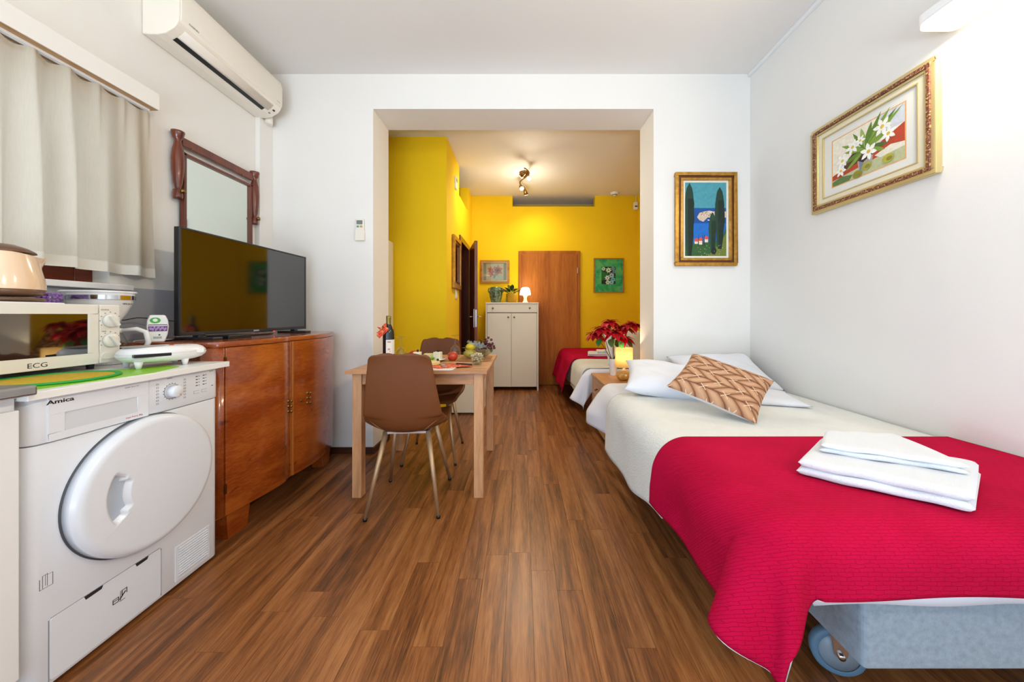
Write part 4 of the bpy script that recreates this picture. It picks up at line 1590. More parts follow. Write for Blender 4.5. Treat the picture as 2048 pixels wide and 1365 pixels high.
def lemon(label, c, s_, rz, mat, cat='lemon'):
    o_ = thing(cat, label, cat, c, rz)
    m_ = MB()
    m_.M = Matrix.Rotation(PI / 2, 4, 'Y')
    m_.lathe([(0, -.040 * s_), (.008 * s_, -.037 * s_), (.020 * s_, -.026 * s_), (.028 * s_, 0), (.020 * s_, .026 * s_), (.008 * s_, .037 * s_), (0, .041 * s_)], 20)
    m_.build('fruit', mat, o_, world=False)
    m_ = MB()
    m_.tube([(-.040 * s_, 0, 0), (-.046 * s_, 0, .002)], .0025, 6)
    m_.build('stem', M_STEM, o_, world=False)


lemon('bright lemon on the heap in the fruit bowl', (-.372, 2.525, TZ + .086), 1.0, .4, M_LEM)
lemon('yellow green pear lying at the rim of the fruit bowl', (-.375, 2.505, TZ + .036), 1.25, .2, M_PEAR, 'pear')
M_GRAPE = pm('red_grape_skin', '#5A1C2C', .2, var=(30, .4), coat=.2)
rg = random.Random(8)
gpos = []
for i in range(40):
    for _ in range(60):
        p = Vector((-.258 + rg.gauss(0, .022), 2.575 + rg.gauss(0, .024), TZ + .068 + abs(rg.gauss(0, .026))))
        if all((p - q).length > .0165 for q in gpos):
            gpos.append(p)
            break
bunch = thing('grape_bunch', 'bunch of dark red grapes hanging over the fruit bowl', 'grapes', (-.262, 2.595, TZ + .06))
for p in gpos:
    MB().sph(p, .0098, nu=12, nv=8).build('grape', M_GRAPE, bunch)
MB().tube([(-.262, 2.595, TZ + .06), (-.265, 2.60, TZ + .10), (-.285, 2.60, TZ + .135)], .002, 6).build('stalk', M_STEM, bunch)
M_SILV = pm('silver_leaf', '#A9B8AE', .7, var=(40, .12))
dm = thing('dusty_miller', 'sprig of lacy silver foliage in the fruit bowl', 'foliage', (-.335, 2.53, TZ + .06))
rd = random.Random(12)
for i in range(22):
    m_ = MB()
    a = rd.uniform(-.3, PI + .3) + PI
    el = rd.uniform(.25, 1.1)
    d_ = Vector((math.cos(a) * 1.1, math.sin(a) * .5 - .1, el)).normalized()
    L_ = rd.uniform(.05, .085)
    b_ = Vector((-.335, 2.53, TZ + .07))
    m_.tube([b_, b_ + d_ * L_], [.0016, .0008], 5)
    sd = d_.cross(Vector((0, 1, 0))).normalized()
    for k in range(6):
        p = b_ + d_ * L_ * (.35 + .12 * k)
        for sgn in (-1, 1):
            m_.tube([p, p + (sd * sgn + d_ * .9).normalized() * (.016 - .0015 * k)], [.0017, .0012], 4)
    m_.build('frond', M_SILV, dm)
M_LEAFG = pm('fruit_leaf', '#2E5A1E', .4, var=(30, .3))
sp = thing('leaf_sprig', 'dark green leaves tucked among the fruit in the bowl', 'leaves', (-.30, 2.57, TZ + .08))
for (x, y, z), d_, L_ in (((-.285, 2.58, TZ + .115), (.3, -.3, .5), .05), ((-.30, 2.58, TZ + .115), (-.5, -.3, .5), .05), ((-.28, 2.53, TZ + .075), (.7, -.6, .1), .05), ((-.39, 2.55, TZ + .06), (-.8, -.4, .5), .06), ((-.37, 2.55, TZ + .05), (-1, -.2, .1), .07), ((-.235, 2.55, TZ + .065), (.4, -.8, -.4), .04), ((-.42, 2.53, TZ + .03), (-.4, -.6, .4), .05)):
    m_ = MB()
    leaf(m_, (x, y, z), d_, L_, L_ * .55, .25, .3)
    m_.build('leaf_blade', M_LEAFG, sp, fix=False)
tag(MB().prism(rrect(-.46, -.23, 2.42, 2.70, .03), TZ + .0003, TZ + .0095).build('wooden_board', wood('serving_board_wood', '#8A5A32', '#A87446', '#B98656', 'x', 80, 8, .5), bevel=.002), 'brown serving board under the fruit bowl', 'board')
for nm in ('fruit_bowl', 'dusty_miller', 'leaf_sprig', 'grape_bunch', 'lemon', 'pear'):
    bpy.data.objects[nm].location.z += .0095

# ------------------------------------------------------------------ back room: tall cabinet, shoe cabinet and what stands on it
fr_ = thing('refrigerator', 'tall cream refrigerator standing in the alcove by the yellow wall', 'refrigerator', (-1.63, 3.29, 0))
bxp('body', (-1.93, -1.325, 3.06, 3.555, .03, 1.83), M_CREAM, fr_, .008, 3)
bxp('door', (-1.925, -1.33, 3.02, 3.058, .06, 1.82), M_CREAM, fr_, .01, 3)
bxp('plinth', (-1.90, -1.35, 3.08, 3.54, 0, .03), M_DGREY, fr_)
lc = thing('low_cabinet', 'low white cabinet on the floor beneath the yellow corner', 'cabinet', (-.59, 3.94, 0))
bxp('body', (-.770, -.430, 3.775, 4.10, .012, .50), M_CREAM, lc, .003)
bxp('door', (-.768, -.432, 3.760, 3.774, .016, .49), M_CREAM, lc, .002)
bxp('plinth', (-.68, -.44, 3.79, 4.08, 0, .012), M_DGREY, lc)
SX0, SX1, SY0, SY1, SZ = -.520, .235, 4.925, 5.30, 1.262
sc_ = thing('shoe_cabinet', 'cream shoe cabinet with one drawer above two doors', 'cabinet', (-.14, 5.1, 0))
bxp('side_panel', (SX0, SX0 + .02, SY0, SY1, 0, SZ - .02), M_CREAM, sc_, .001)
bxp('side_panel', (SX1 - .02, SX1, SY0, SY1, 0, SZ - .02), M_CREAM, sc_, .001)
bxp('top', (SX0 - .002, SX1 + .002, SY0 - .004, SY1, SZ - .02, SZ), M_CREAM, sc_, .002)
bxp('carcass', (SX0 + .02, SX1 - .02, SY0 + .03, SY1, .05, SZ - .02), M_CREAM, sc_)
M_KNOB = pm('antique_nickel', '#8A7F66', .3, .9)


def knob_y(x, y, z, parent):
    m_ = MB()
    m_.M = Matrix.Translation((x, y, z)) @ Matrix.Rotation(PI / 2, 4, 'X')
    m_.lathe([(0, 0), (.006, 0), (.005, .008), (.013, .014), (.013, .020), (.008, .025), (0, .026)], 18)
    m_.build('knob', M_KNOB, parent)


dwr = bxp('drawer', (SX0 + .022, SX1 - .022, SY0 + .004, SY0 + .03, 1.118, SZ - .023), M_CREAM, sc_, .002)
knob_y(SX0 + .105, SY0 + .004, 1.18, dwr)
knob_y(SX1 - .125, SY0 + .004, 1.18, dwr)
xm = -.152
dl = bxp('door', (SX0 + .026, xm - .002, SY0 + .008, SY0 + .03, .055, 1.108), M_CREAM, sc_, .002)
knob_y(xm - .045, SY0 + .008, 1.05, dl)
dr_ = bxp('door', (xm + .002, SX1 - .026, SY0 + .008, SY0 + .03, .055, 1.108), M_CREAM, sc_, .002)
knob_y(xm + .040, SY0 + .008, 1.05, dr_)
bxp('door_gap', (SX0 + .02, SX1 - .02, SY0 + .012, SY0 + .029, 1.108, 1.118), M_DGREY, sc_)

va = thing('vase', 'green glazed two-handled vase with a brown flower pattern', 'vase', (-.385, 5.08, SZ))
t = NT('mottled_green_glaze')
nv = t.noise(t.coord('Object'), 22, 4, .6, 1.0)
t.set(color=t.ramp(nv, [(.34, '#3B2F18'), (.44, '#54683F'), (.54, '#5F8A72'), (.66, '#A08A4A')]), rough=.25, coat=.4)
MB().lathe([(0, .001), (.062, .001), (.070, .010), (.090, .08), (.099, .135), (.092, .185), (.078, .210), (.080, .228), (.074, .230), (.070, .212), (0, .20)], 36, (-.385, 5.08, SZ)).build('body', t.mat, va)
for sg in (-1, 1):
    MB().tube([(-.385 + sg * .078, 5.075, SZ + .215), (-.385 + sg * .105, 5.075, SZ + .205), (-.385 + sg * .110, 5.075, SZ + .170), (-.385 + sg * .096, 5.075, SZ + .150)], .009, 8).build('handle', t.mat, va)
pp = thing('potted_plant', 'green leafy plant in a mustard yellow pot beside the vase', 'plant', (-.155, 5.10, SZ))
MB().lathe([(0, .001), (.072, .001), (.080, .125), (.080, .130), (.074, .130), (.070, .10), (0, .10)], 32, (-.155, 5.10, SZ)).build('pot', pm('mustard_ceramic', '#C99A12', .3), pp)
MB().lathe([(0, .112), (.074, .112)], 24, (-.155, 5.10, SZ)).build('soil', pm('potting_soil', '#2B1D12', .9), pp)
rq = random.Random(21)
for i in range(13):
    a = i * 2.4
    base = Vector((-.155 + .012 * math.cos(a), 5.10 + .012 * math.sin(a), SZ + .11))
    el = rq.uniform(.5, 1.4)
    d_ = Vector((math.cos(a), math.sin(a) * .8, el)).normalized()
    mid = base + d_ * rq.uniform(.05, .09)
    MB().tube([base, mid], .003, 6).build('stem', M_STEM, pp)
    m_ = MB()
    leaf(m_, mid, (d_.x, d_.y, d_.z * .8), rq.uniform(.13, .18), .062, .35, .25, 7)
    m_.build('leaf_blade', pm('glossy_leaf', '#2C4A1C', .3, var=(20, .35)), pp, fix=False)
tag(MB().box(-.245, -.200, 5.20, 5.235, SZ + .0002, SZ + .095).build('socket_adapter', pm('beige_box', '#D8CFB4', .4), bevel=.004), 'small beige box between the vase and the yellow pot', 'box')
lp = thing('table_lamp', 'small glowing white mushroom lamp on the shoe cabinet', 'lamp', (.048, 5.05, SZ))
M_LAMPW = emit('lit_white_shade', '#FFE9C8', 5.0)
MB().lathe([(.040, .112), (.078, .112), (.080, .118), (.074, .170), (.062, .205), (.045, .222), (0, .226)], 40, (.048, 5.05, SZ)).build('lamp_shade', M_LAMPW, lp)
MB().lathe([(0, .001), (.040, .001), (.040, .008), (.026, .030), (.021, .060), (.028, .090), (.046, .112), (0, .112)], 32, (.048, 5.05, SZ)).build('base', emit('lit_lamp_base', '#FFE0B8', 1.1), lp)
point_light('table_lamp_bulb', (.048, 5.05, SZ + .30), 3.0, WARM, .05)

# ------------------------------------------------------------------ ceiling spots and small fittings
sl = thing('ceiling_spotlight', 'brass ceiling light with a curved bar and four spots', 'ceiling light', (.03, 4.47, ZCB))
M_SBR = pm('satin_bronze', '#8E6A34', .32, .85)
MB().lathe([(0, -.055), (.035, -.050), (.060, -.030), (.068, -.004), (.068, 0), (0, 0)], 32, (.03, 4.47, ZCB)).build('canopy', M_SBR, sl)
bar = [(-.02 + .06 * math.sin(k / 20 * 2 * PI), 4.16 + .62 * k / 20, ZCB - .075) for k in range(21)]
MB().tube([(p[0] + .05, p[1], p[2]) for p in bar], .008, 8).build('bar', M_SBR, sl)
MB().tube([(.03, 4.47, ZCB - .05), (.03, 4.47, ZCB - .078)], .012, 10).build('stem', M_SBR, sl)
M_BULB = emit('lit_spot_glass', '#FFF1D8', 14.0)
for (hx_, hy_), tgt, pw in (((.03, 4.18), (-.80, 4.55, 2.15), 1), ((.085, 4.32), (.10, 3.0, 1.9), 1), ((-.02, 4.62), (.45, 3.6, 1.6), 1), ((.04, 4.77), (.45, 5.4, 1.5), .45)):
    p0 = Vector((hx_, hy_, ZCB - .085))
    d_ = (Vector(tgt) - p0).normalized()
    p1 = p0 + Vector((0, 0, -.035)) + d_ * .02
    hd = MB().tube([p1 - d_ * .035, p1 - d_ * .01, p1 + d_ * .045], [.014, .024, .032], 18).build('spot_head', M_SBR, sl)
    MB().tube([p0, p1 - d_ * .02], .005, 6).build('joint', M_SBR, hd)
    MB().tube([p1 + d_ * .0445, p1 + d_ * .047], [.028, .026], 18).build('bulb', M_BULB, hd)
    spot_light('spot_bulb', tuple(p1 + d_ * .06), tgt, 52 * pw, WARM, 2.2, .9, .03)
point_light('ceiling_spotlight_spill', (.03, 4.47, ZCB - .36), 12, WARM, .08)
sd = thing('smoke_detector', 'round white smoke detector on the back room ceiling', 'smoke detector', (1.40, 5.22, ZCB))
MB().lathe([(0, -.045), (.03, -.043), (.036, -.030), (.060, -.022), (.064, -.004), (.064, 0), (0, 0)], 32, (1.40, 5.22, ZCB)).build('cover', M_WHITE, sd)
MB().lathe([(.034, -.036), (.0385, -.036), (.0385, -.028), (.034, -.028)], 32, (1.40, 5.22, ZCB)).build('sensor_slot', M_DGREY, sd)
ms = thing('motion_sensor', 'white motion sensor high in the corner above the green painting', 'sensor', (1.745, 5.28, 2.66))
bxp('case', (1.715, 1.775, 5.275, 5.335, 2.700, 2.815), M_WHITE, ms, .008, 3)
bxp('lens', (1.725, 1.765, 5.270, 5.276, 2.735, 2.755), M_DGREY, ms, .002)
MB().tube([(1.76, 5.33, 2.81), (1.765, 5.335, 2.925)], .004, 6).build('cable', M_WHITE, ms)
th = thing('wall_thermostat', 'small white box high on the yellow side wall', 'thermostat', (XS, 4.02, 2.55))
bxp('case', (XS, XS + .022, 3.98, 4.06, 2.55, 2.69), M_WHITE, th, .004)
bxp('grille', (XS + .022, XS + .024, 3.99, 4.05, 2.63, 2.67), M_GREYINK, th)
sw = thing('light_switch', 'white light switch on the yellow wall under the framed mirror', 'switch', (XS, 4.05, 1.2))
bxp('plate', (XS, XS + .010, 4.02, 4.10, 1.27, 1.38), M_WHITE, sw, .003)
bxp('rocker', (XS + .010, XS + .016, 4.04, 4.08, 1.29, 1.36), M_WHITE, sw, .002)


# ------------------------------------------------------------------ framed pictures
def frame_y(parent, x0, x1, z0_, z1_, yw, mat, w, d, name='frame', bev=.004):
    """four mitred-looking bars on a wall facing -Y"""
    m_ = MB()
    m_.box(x0, x1, yw - d, yw - .001, z1_ - w, z1_).box(x0, x1, yw - d, yw - .001, z0_, z0_ + w)
    m_.box(x0, x0 + w, yw - d, yw - .001, z0_ + w, z1_ - w).box(x1 - w, x1, yw - d, yw - .001, z0_ + w, z1_ - w)
    return m_.build(name, mat, parent, bevel=bev)


class Art:
    """flat painted picture: coloured polygons laid in thin layers on a board. a,b in 0..1"""

    def __init__(s, org, ax, up, nrm, w, h):
        s.o, s.a, s.u, s.n, s.w, s.h = Vector(org), Vector(ax), Vector(up), Vector(nrm), w, h
        s.mb, s.mats, s.layer = MB(), [], 0

    def col(s, c, noise=None):
        m_ = noise or pm('paint_' + c.lstrip('#'), c, .75, var=(55, .10), bump=(90, .15))
        if m_ not in s.mats:
            s.mats.append(m_)
        s.mb.mat = s.mats.index(m_)

    def poly(s, pts, c, noise=None):
        s.col(c, noise)
        s.layer += 1
        k = .00004 * s.layer
        s.mb.poly([s.o + s.a * (p[0] * s.w) + s.u * (p[1] * s.h) + s.n * k for p in pts])

    def blob(s, cx, cy, rx, ry, c, n=12, rot=0.0, jag=0.0, seed=0):
        r_ = random.Random(seed)
        out = []
        for i in range(n):
            a = 2 * PI * i / n
            q = 1 + (r_.random() - .5) * jag
            x, y = rx * math.cos(a) * q, ry * math.sin(a) * q
            out.append((cx + x * math.cos(rot) - y * math.sin(rot), cy + x * math.sin(rot) + y * math.cos(rot)))
        s.poly(out, c)

    def petal(s, cx, cy, ang, L, W, c):
        """aspect-true pointed petal"""
        ca, sa = math.cos(ang), math.sin(ang)
        out = []
        for t_, w_ in ((0, 0), (.25, .7), (.55, 1), (.8, .6), (1, 0), (.8, -.6), (.55, -1), (.25, -.7)):
            x, y = L * t_, W * w_
            out.append((cx + (x * ca - y * sa) / s.w, cy + (x * sa + y * ca) / s.h))
        s.poly(out, c)

    def flower(s, cx, cy, n, L, W, c, cc=None, a0=0.0):
        for k in range(n):
            s.petal(cx, cy, a0 + 2 * PI * k / n, L, W, c)
        if cc:
            s.blob(cx, cy, L * .22 / s.w, L * .22 / s.h, cc, 8)

    def build(s, name, parent):
        return s.mb.build(name, s.mats, parent, fix=False)


# cypress and sea, on the partition
px0, px1, pz0, pz1 = 1.190, 1.668, 1.464, 2.192
pc = thing('cypress_painting', 'painting of dark cypress trees before a blue sea in a gilt frame', 'painting', (1.43, YF, pz0))
frame_y(pc, px0, px1, pz0, pz1, YF, M_GOLD, .026, .032, 'outer_frame')
frame_y(pc, px0 + .026, px1 - .026, pz0 + .026, pz1 - .026, YF, pm('rust_frame_groove', '#5E2A12', .5), .018, .020, 'frame_groove', .001)
frame_y(pc, px0 + .042, px1 - .042, pz0 + .042, pz1 - .042, YF, M_GOLD, .020, .028, 'inner_frame')
frame_y(pc, px0 + .062, px1 - .062, pz0 + .062, pz1 - .062, YF, pm('cream_slip', '#E6E0CE', .6), .016, .018, 'slip', .001)
bxp('backing', (px0 + .03, px1 - .03, YF - .010, YF - .002, pz0 + .03, pz1 - .03), M_DGREY, pc)
A = Art((px0 + .076, YF - .0115, pz0 + .076), (1, 0, 0), (0, 0, 1), (0, -1, 0), px1 - px0 - .152, pz1 - pz0 - .152)
A.poly([(0, 0), (1, 0), (1, 1), (0, 1)], '#4A97A4')
A.poly([(0, 0), (1, 0), (1, .655), (0, .655)], '#0E4B95')
A.poly([(0, 0), (1, 0), (1, .45), (.0, .45)], '#1668BE')
A.poly([(.30, .53), (.36, .59), (.48, .61), (.60, .62), (.75, .60), (1, .61), (1, .53), (.78, .50), (.56, .53), (.45, .47), (.36, .49)], '#CDB9A0')
ra = random.Random(2)
for i in range(26):
    x, y = ra.uniform(.36, .72), ra.uniform(.535, .60)
    A.poly([(x, y), (x + .035, y + .004), (x + .03, y + .016), (x + .005, y + .014)], ra.choice(['#A8583C', '#C07A5A', '#E3D8C6', '#8E7A68']))
A.poly([(.55, .488), (.63, .482), (.63, .494), (.55, .498)], '#E9EDEC')
A.poly([(0, 0), (1, 0), (1, .42), (.9, .24), (.72, .20), (.5, .20), (.3, .17), (0, .20)], '#2F5B2C')
A.poly([(.55, 0), (1, 0), (1, .33), (.93, .26), (.85, .17), (.70, .10)], '#6B7A2E')
for x, y, w_, h_ in ((.24, .17, .08, .06), (.34, .16, .09, .08), (.48, .19, .08, .07)):
    A.poly([(x, y), (x + w_, y), (x + w_, y + h_), (x, y + h_)], '#E4D6C2')
    A.poly([(x - .01, y + h_), (x + w_ * .5, y + h_ + .02), (x + w_ + .01, y + h_), (x + w_ + .005, y + h_ - .03), (x + .01, y + h_ - .03)], '#D2503C')
for x in (.335, .43, .47):
    A.poly([(x - .008, .14), (x + .01, .14), (x + .006, .28), (x, .30)], '#14261C')


def cypress(x, y0, y1, w_, c, c2, sd_):
    r_ = random.Random(sd_)
    L_, R_ = [], []
    for k in range(15):
        f_ = k / 14
        ww = w_ * (math.sin(PI * (1 - f_) ** .75 * .93) ** .6 if f_ < 1 else 0) * (1 + r_.uniform(-.08, .08))
        L_.append((x - ww + .02 * w_ * f_, y0 + (y1 - y0) * f_))
        R_.append((x + ww, y0 + (y1 - y0) * f_))
    A.poly(L_ + R_[::-1], c)
    A.poly([(p[0] * .35 + x * .65, p[1]) for p in L_[:12]] + [R_[k] for k in range(11, -1, -1)], c2)


cypress(.115, .0, .995, .115, '#1F3D30', '#122519', 3)
cypress(.84, .10, .94, .115, '#1E3C2C', '#15291D', 4)
cypress(.665, .06, .60, .085, '#244631', '#16301F', 5)
A.blob(.70, .08, .07, .05, '#14231A', 10, 0, .3, 4)
for i in range(26):
    A.blob(ra.uniform(.3, 1), ra.uniform(.01, .16), .008, .005, ra.choice(['#B7B068', '#D9D3A8', '#8C9A3E']), 6)
A.build('canvas', pc)

# lilies in a wide gold frame, on the right wall (faces -X)
ly0, ly1, lz0, lz1 = 1.463, 2.094, 1.688, 2.192
lp_ = thing('lily_painting', 'watercolour of white lilies and green fruit in a wide gold frame', 'painting', (XR, 1.78, lz0))


def frame_x(parent, a, mat, w, d, name, d0=.001, bev=.004):
    y0, y1, z0_, z1_ = ly0 + a, ly1 - a, lz0 + a, lz1 - a
    m_ = MB()
    for q in ((y0, y1, z1_ - w, z1_), (y0, y1, z0_, z0_ + w), (y0, y0 + w, z0_ + w, z1_ - w), (y1 - w, y1, z0_ + w, z1_ - w)):
        m_.box(XR - d, XR - d0, *q)
    return m_.build(name, mat, parent, bevel=bev)


M_GOLD2 = pm('pale_gilt', '#CDBB85', .35, .5, bump=(50, .15))
frame_x(lp_, 0, M_GOLD2, .022, .030, 'outer_frame')
t = NT('carved_red_gilt')
nw = t.noise(t.coord('Position', (1, 1, 1)), 120, 2, .6)
t.set(color=t.ramp(nw, [(.4, '#5A2A1E'), (.55, '#8A5238'), (.65, '#C8A86A')]), rough=.5)
t.bump(nw, .6, .003)
frame_x(lp_, .018, t.mat, .016, .036, 'carved_band', .001, .003)
frame_x(lp_, .034, M_GOLD2, .012, .030, 'gilt_band')
frame_x(lp_, .046, pm('ivory_slip', '#E8DDBE', .6), .028, .022, 'linen_slip', .001, .001)
frame_x(lp_, .072, M_GOLD2, .006, .024, 'inner_bead', .001, .001)
bxp('mount', (XR - .016, XR - .002, ly0 + .07, ly1 - .07, lz0 + .07, lz1 - .07), pm('mount_board', '#E3E2DA', .7), lp_)
AW, AH = ly1 - ly0 - .156, lz1 - lz0 - .156
A = Art((XR - .0165, ly1 - .078, lz0 + .078), (0, -1, 0), (0, 0, 1), (-1, 0, 0), AW, AH)
m0, m1 = .11, .89
A.poly([(m0 - .012, .115), (m1 + .012, .115), (m1 + .012, .885), (m0 - .012, .885)], '#E5A868')
A.poly([(m0, .13), (m1, .13), (m1, .87), (m0, .87)], '#E9E2CE')
A.poly([(.62, .87), (m1, .87), (m1, .62), (.72, .60)], '#CFD3DA')
A.poly([(m0, .30), (.30, .36), (.52, .42), (m1, .62), (m1, .30), (.6, .26), (.3, .24), (m0, .22)], '#B8452A')
A.poly([(m0, .22), (.30, .25), (.62, .30), (m1, .34), (m1, .13), (m0, .13)], '#B9BC92')
A.poly([(m0, .13), (.32, .13), (.36, .20), (.22, .24), (m0, .20)], '#5F7A46')
A.poly([(.60, .34), (.76, .40), (m1, .36), (m1, .30), (.66, .28)], '#E6E0CC')
A.poly([(.43, .22), (.57, .22), (.59, .42), (.41, .42)], '#A9A89C')
A.poly([(.44, .22), (.49, .22), (.48, .40), (.43, .40)], '#7F8394')
A.blob(.48, .46, .17, .12, '#3A2B26', 14, .3, .5, 1)
A.blob(.36, .42, .12, .08, '#5A3A2C', 12, .5, .5, 6)
for ang_, L_, w_ in ((62, .17, .012), (50, .19, .013), (40, .20, .012), (100, .12, .014), (120, .13, .011), (150, .15, .012), (165, .12, .011), (20, .13, .014), (75, .13, .014), (-10, .12, .012), (35, .22, .01), (195, .12, .012), (215, .13, .010), (-25, .11, .012)):
    A.petal(.50, .50, math.radians(ang_), L_, w_, ra.choice(['#5E7F2E', '#7C9A3E', '#94AE56', '#4A6B34']))
for cx, cy, q in ((.36, .62, .040), (.68, .70, .046), (.74, .56, .040), (.54, .44, .046), (.24, .48, .040), (.22, .33, .034), (.45, .66, .030)):
    A.flower(cx, cy, 6, q, q * .24, '#F3F1E8', '#D9B84A', cx * 9)
for cx, cy, c in ((.52, .24, '#A9A14A'), (.74, .22, '#B4AE3E'), (.42, .17, '#8E8A34')):
    A.blob(cx, cy, .055, .060, c, 16)
    A.blob(cx + .012, cy - .01, .03, .03, '#8A8530', 10)
A.build('watercolour', lp_)

# orange lily print and green collage on the yellow back wall
YP = YW
pl_ = thing('orange_lily_picture', 'orange lily picture in a wooden frame above the green vase', 'picture', (-.42, YP, 1.57))
qx0, qx1, qz0, qz1 = -.643, -.196, 1.572, 1.930
M_OAKF = wood('honey_oak_frame', '#8A5A1E', '#A9742C', '#C08D42', 'x', 60, 6, .4)
frame_y(pl_, qx0, qx1, qz0, qz1, YP, M_OAKF, .034, .028)
frame_y(pl_, qx0 + .032, qx1 - .032, qz0 + .032, qz1 - .032, YP, M_GOLD2, .010, .022, 'inner_bead', .001)
bxp('mount', (qx0 + .03, qx1 - .03, YP - .012, YP - .002, qz0 + .03, qz1 - .03), pm('grey_mount', '#8A8468', .7), pl_)
A = Art((qx0 + .042, YP - .0125, qz0 + .042), (1, 0, 0), (0, 0, 1), (0, -1, 0), qx1 - qx0 - .084, qz1 - qz0 - .084)
A.poly([(.13, .03), (.87, .03), (.87, .97), (.13, .97)], '#C9B48A')
for ang_, L_ in ((95, .12), (140, .10), (40, .10), (250, .10)):
    A.petal(.52, .42, math.radians(ang_), L_, .010, '#5F7A52')
A.petal(.5, .05, math.radians(85), .12, .010, '#5F8A62')
A.flower(.62, .58, 6, .085, .022, '#B8774A', '#5A2A24', .4)
A.flower(.62, .58, 6, .055, .014, '#8E4E3C', '#4A2020', .9)
A.flower(.32, .62, 5, .050, .016, '#C0561E', '#8A2F14', .2)
A.flower(.34, .38, 5, .050, .016, '#B04A2A', '#7A2A1A', .8)
A.poly([(.5, .03), (.87, .03), (.87, .22), (.7, .30), (.52, .22)], '#AEB79A')
A.build('print', pl_)
bxp('glazing', (qx0 + .036, qx1 - .036, YP - .0150, YP - .0140, qz0 + .036, qz1 - .036), M_GLASS, pl_)

gp = thing('green_collage', 'square green abstract picture with a pale flower panel on yellow wall', 'picture', (1.34, YP, 1.42))
gx0, gx1, gz0, gz1 = 1.108, 1.574, 1.426, 1.961
frame_y(gp, gx0, gx1, gz0, gz1, YP, M_OAKF, .016, .03, 'frame', .002)
t = NT('green_wash')
ng = t.noise(t.coord('Object'), 7.5, 5, .6, .8)
t.set(color=t.ramp(ng, [(.34, '#157A4A'), (.45, '#1D9A58'), (.53, '#3BA86A'), (.60, '#5FB34E'), (.70, '#2A93A0')]), rough=.6)
bxp('painted_board', (gx0 + .015, gx1 - .015, YP - .02, YP - .002, gz0 + .015, gz1 - .015), t.mat, gp)
A = Art((1.228, YP - .0205, 1.560), (1, 0, 0), (0, 0, 1), (0, -1, 0), .216, .268)
A.poly([(0, 0), (1, 0), (1, 1), (0, 1)], '#12281C')
A.poly([(0, .2), (.45, .3), (.5, .62), (0, .75)], '#1E6A2E')
for cx, cy, q, c in ((.14, .88, .045, '#B9D2B0'), (.5, .80, .060, '#C4DCC0'), (.82, .90, .045, '#6F97A8'), (.72, .50, .058, '#9CC3C8'), (.90, .72, .04, '#5E8CA8'), (.42, .36, .055, '#CFE2DA'), (.82, .26, .055, '#5FB4C4'), (.45, .10, .05, '#C9D8C0'), (.72, .10, .05, '#86BFCB')):
    A.flower(cx, cy, 7, q * .8, q * .2, c, '#2A4A3A', cx * 7)
A.build('flower_panel', gp)

# framed mirror on the yellow side wall (seen edge-on)
gm = thing('gilt_mirror', 'narrow mirror in a carved gilt frame beside the side door', 'mirror', (XS, 4.05, 1.38))
for nm, a0, w_, d_, mt in (('frame', 0, .05, .035, M_GOLD), ('inner_frame', .05, .03, .025, M_MAHOG)):
    m_ = MB()
    y0, y1, z0_, z1_ = 3.835 + a0, 4.262 - a0, 1.385 + a0, 1.985 - a0
    for q in ((y0, y1, z1_ - w_, z1_), (y0, y1, z0_, z0_ + w_), (y0, y0 + w_, z0_ + w_, z1_ - w_), (y1 - w_, y1, z0_ + w_, z1_ - w_)):
        m_.box(XS + .001, XS + d_, *q)
    m_.build(nm, mt, gm, bevel=.005)
bxp('glass', (XS + .001, XS + .012, 3.91, 4.185, 1.46, 1.91), pm('mirror_silver', '#DDE3DA', .02, 1.0), gm)

# ------------------------------------------------------------------ wall lamp above the bed
wlp = thing('wall_lamp', 'square glowing wall lamp beside the gold framed lilies', 'lamp', (XR, 1.33, 2.23))
bxp('backplate', (XR - .012, XR - .001, 1.20, 1.405, 2.262, 2.34), M_WHITE, wlp, .004)
MB().prism(rrect(XR - .175, XR - .006, 1.185, 1.420, .03), 2.262, 2.300).build('housing', M_WHITE, wlp, bevel=.006, seg=3)
MB().prism(rrect(XR - .170, XR - .010, 1.190, 1.415, .028), 2.244, 2.262).build('diffuser', emit('lit_diffuser', '#FFEFD2', 1.6), wlp, bevel=.006, seg=3)
area_light('wall_lamp_light', (XR - .09, 1.30, 2.238), (0, 0, 0), .14, .20, 6, (1.0, .88, .70))
area_light('wall_lamp_side_light', (XR - .180, 1.30, 2.256), (0, PI / 2, 0), .03, .18, 9, (1.0, .84, .62))
# twin added out of view beside the camera, to brighten the left wall
added_lamp = copy_tree(wlp)
added_lamp.location.y -= 1.75
added_lamp['label'] = 'square glowing wall lamp added out of view to brighten the opposite wall'
area_light('wall_lamp_light', (XR - .09, -.45, 2.238), (0, 0, 0), .14, .20, 6, (1.0, .86, .66))  # downward light of the added twin
area_light('wall_lamp_side_light', (XR - .180, -.45, 2.256), (0, PI / 2, 0), .03, .18, 33, (1.0, .84, .63))  # added twin's light, aimed across at the left wall

# ------------------------------------------------------------------ beds
M_GREYF = pm('grey_upholstery', '#8E9CA6', .9, bump=(260, .5), var=(60, .16), sheen=.3)
M_MATT = pm('mattress_ticking', '#DADCE0', .9)


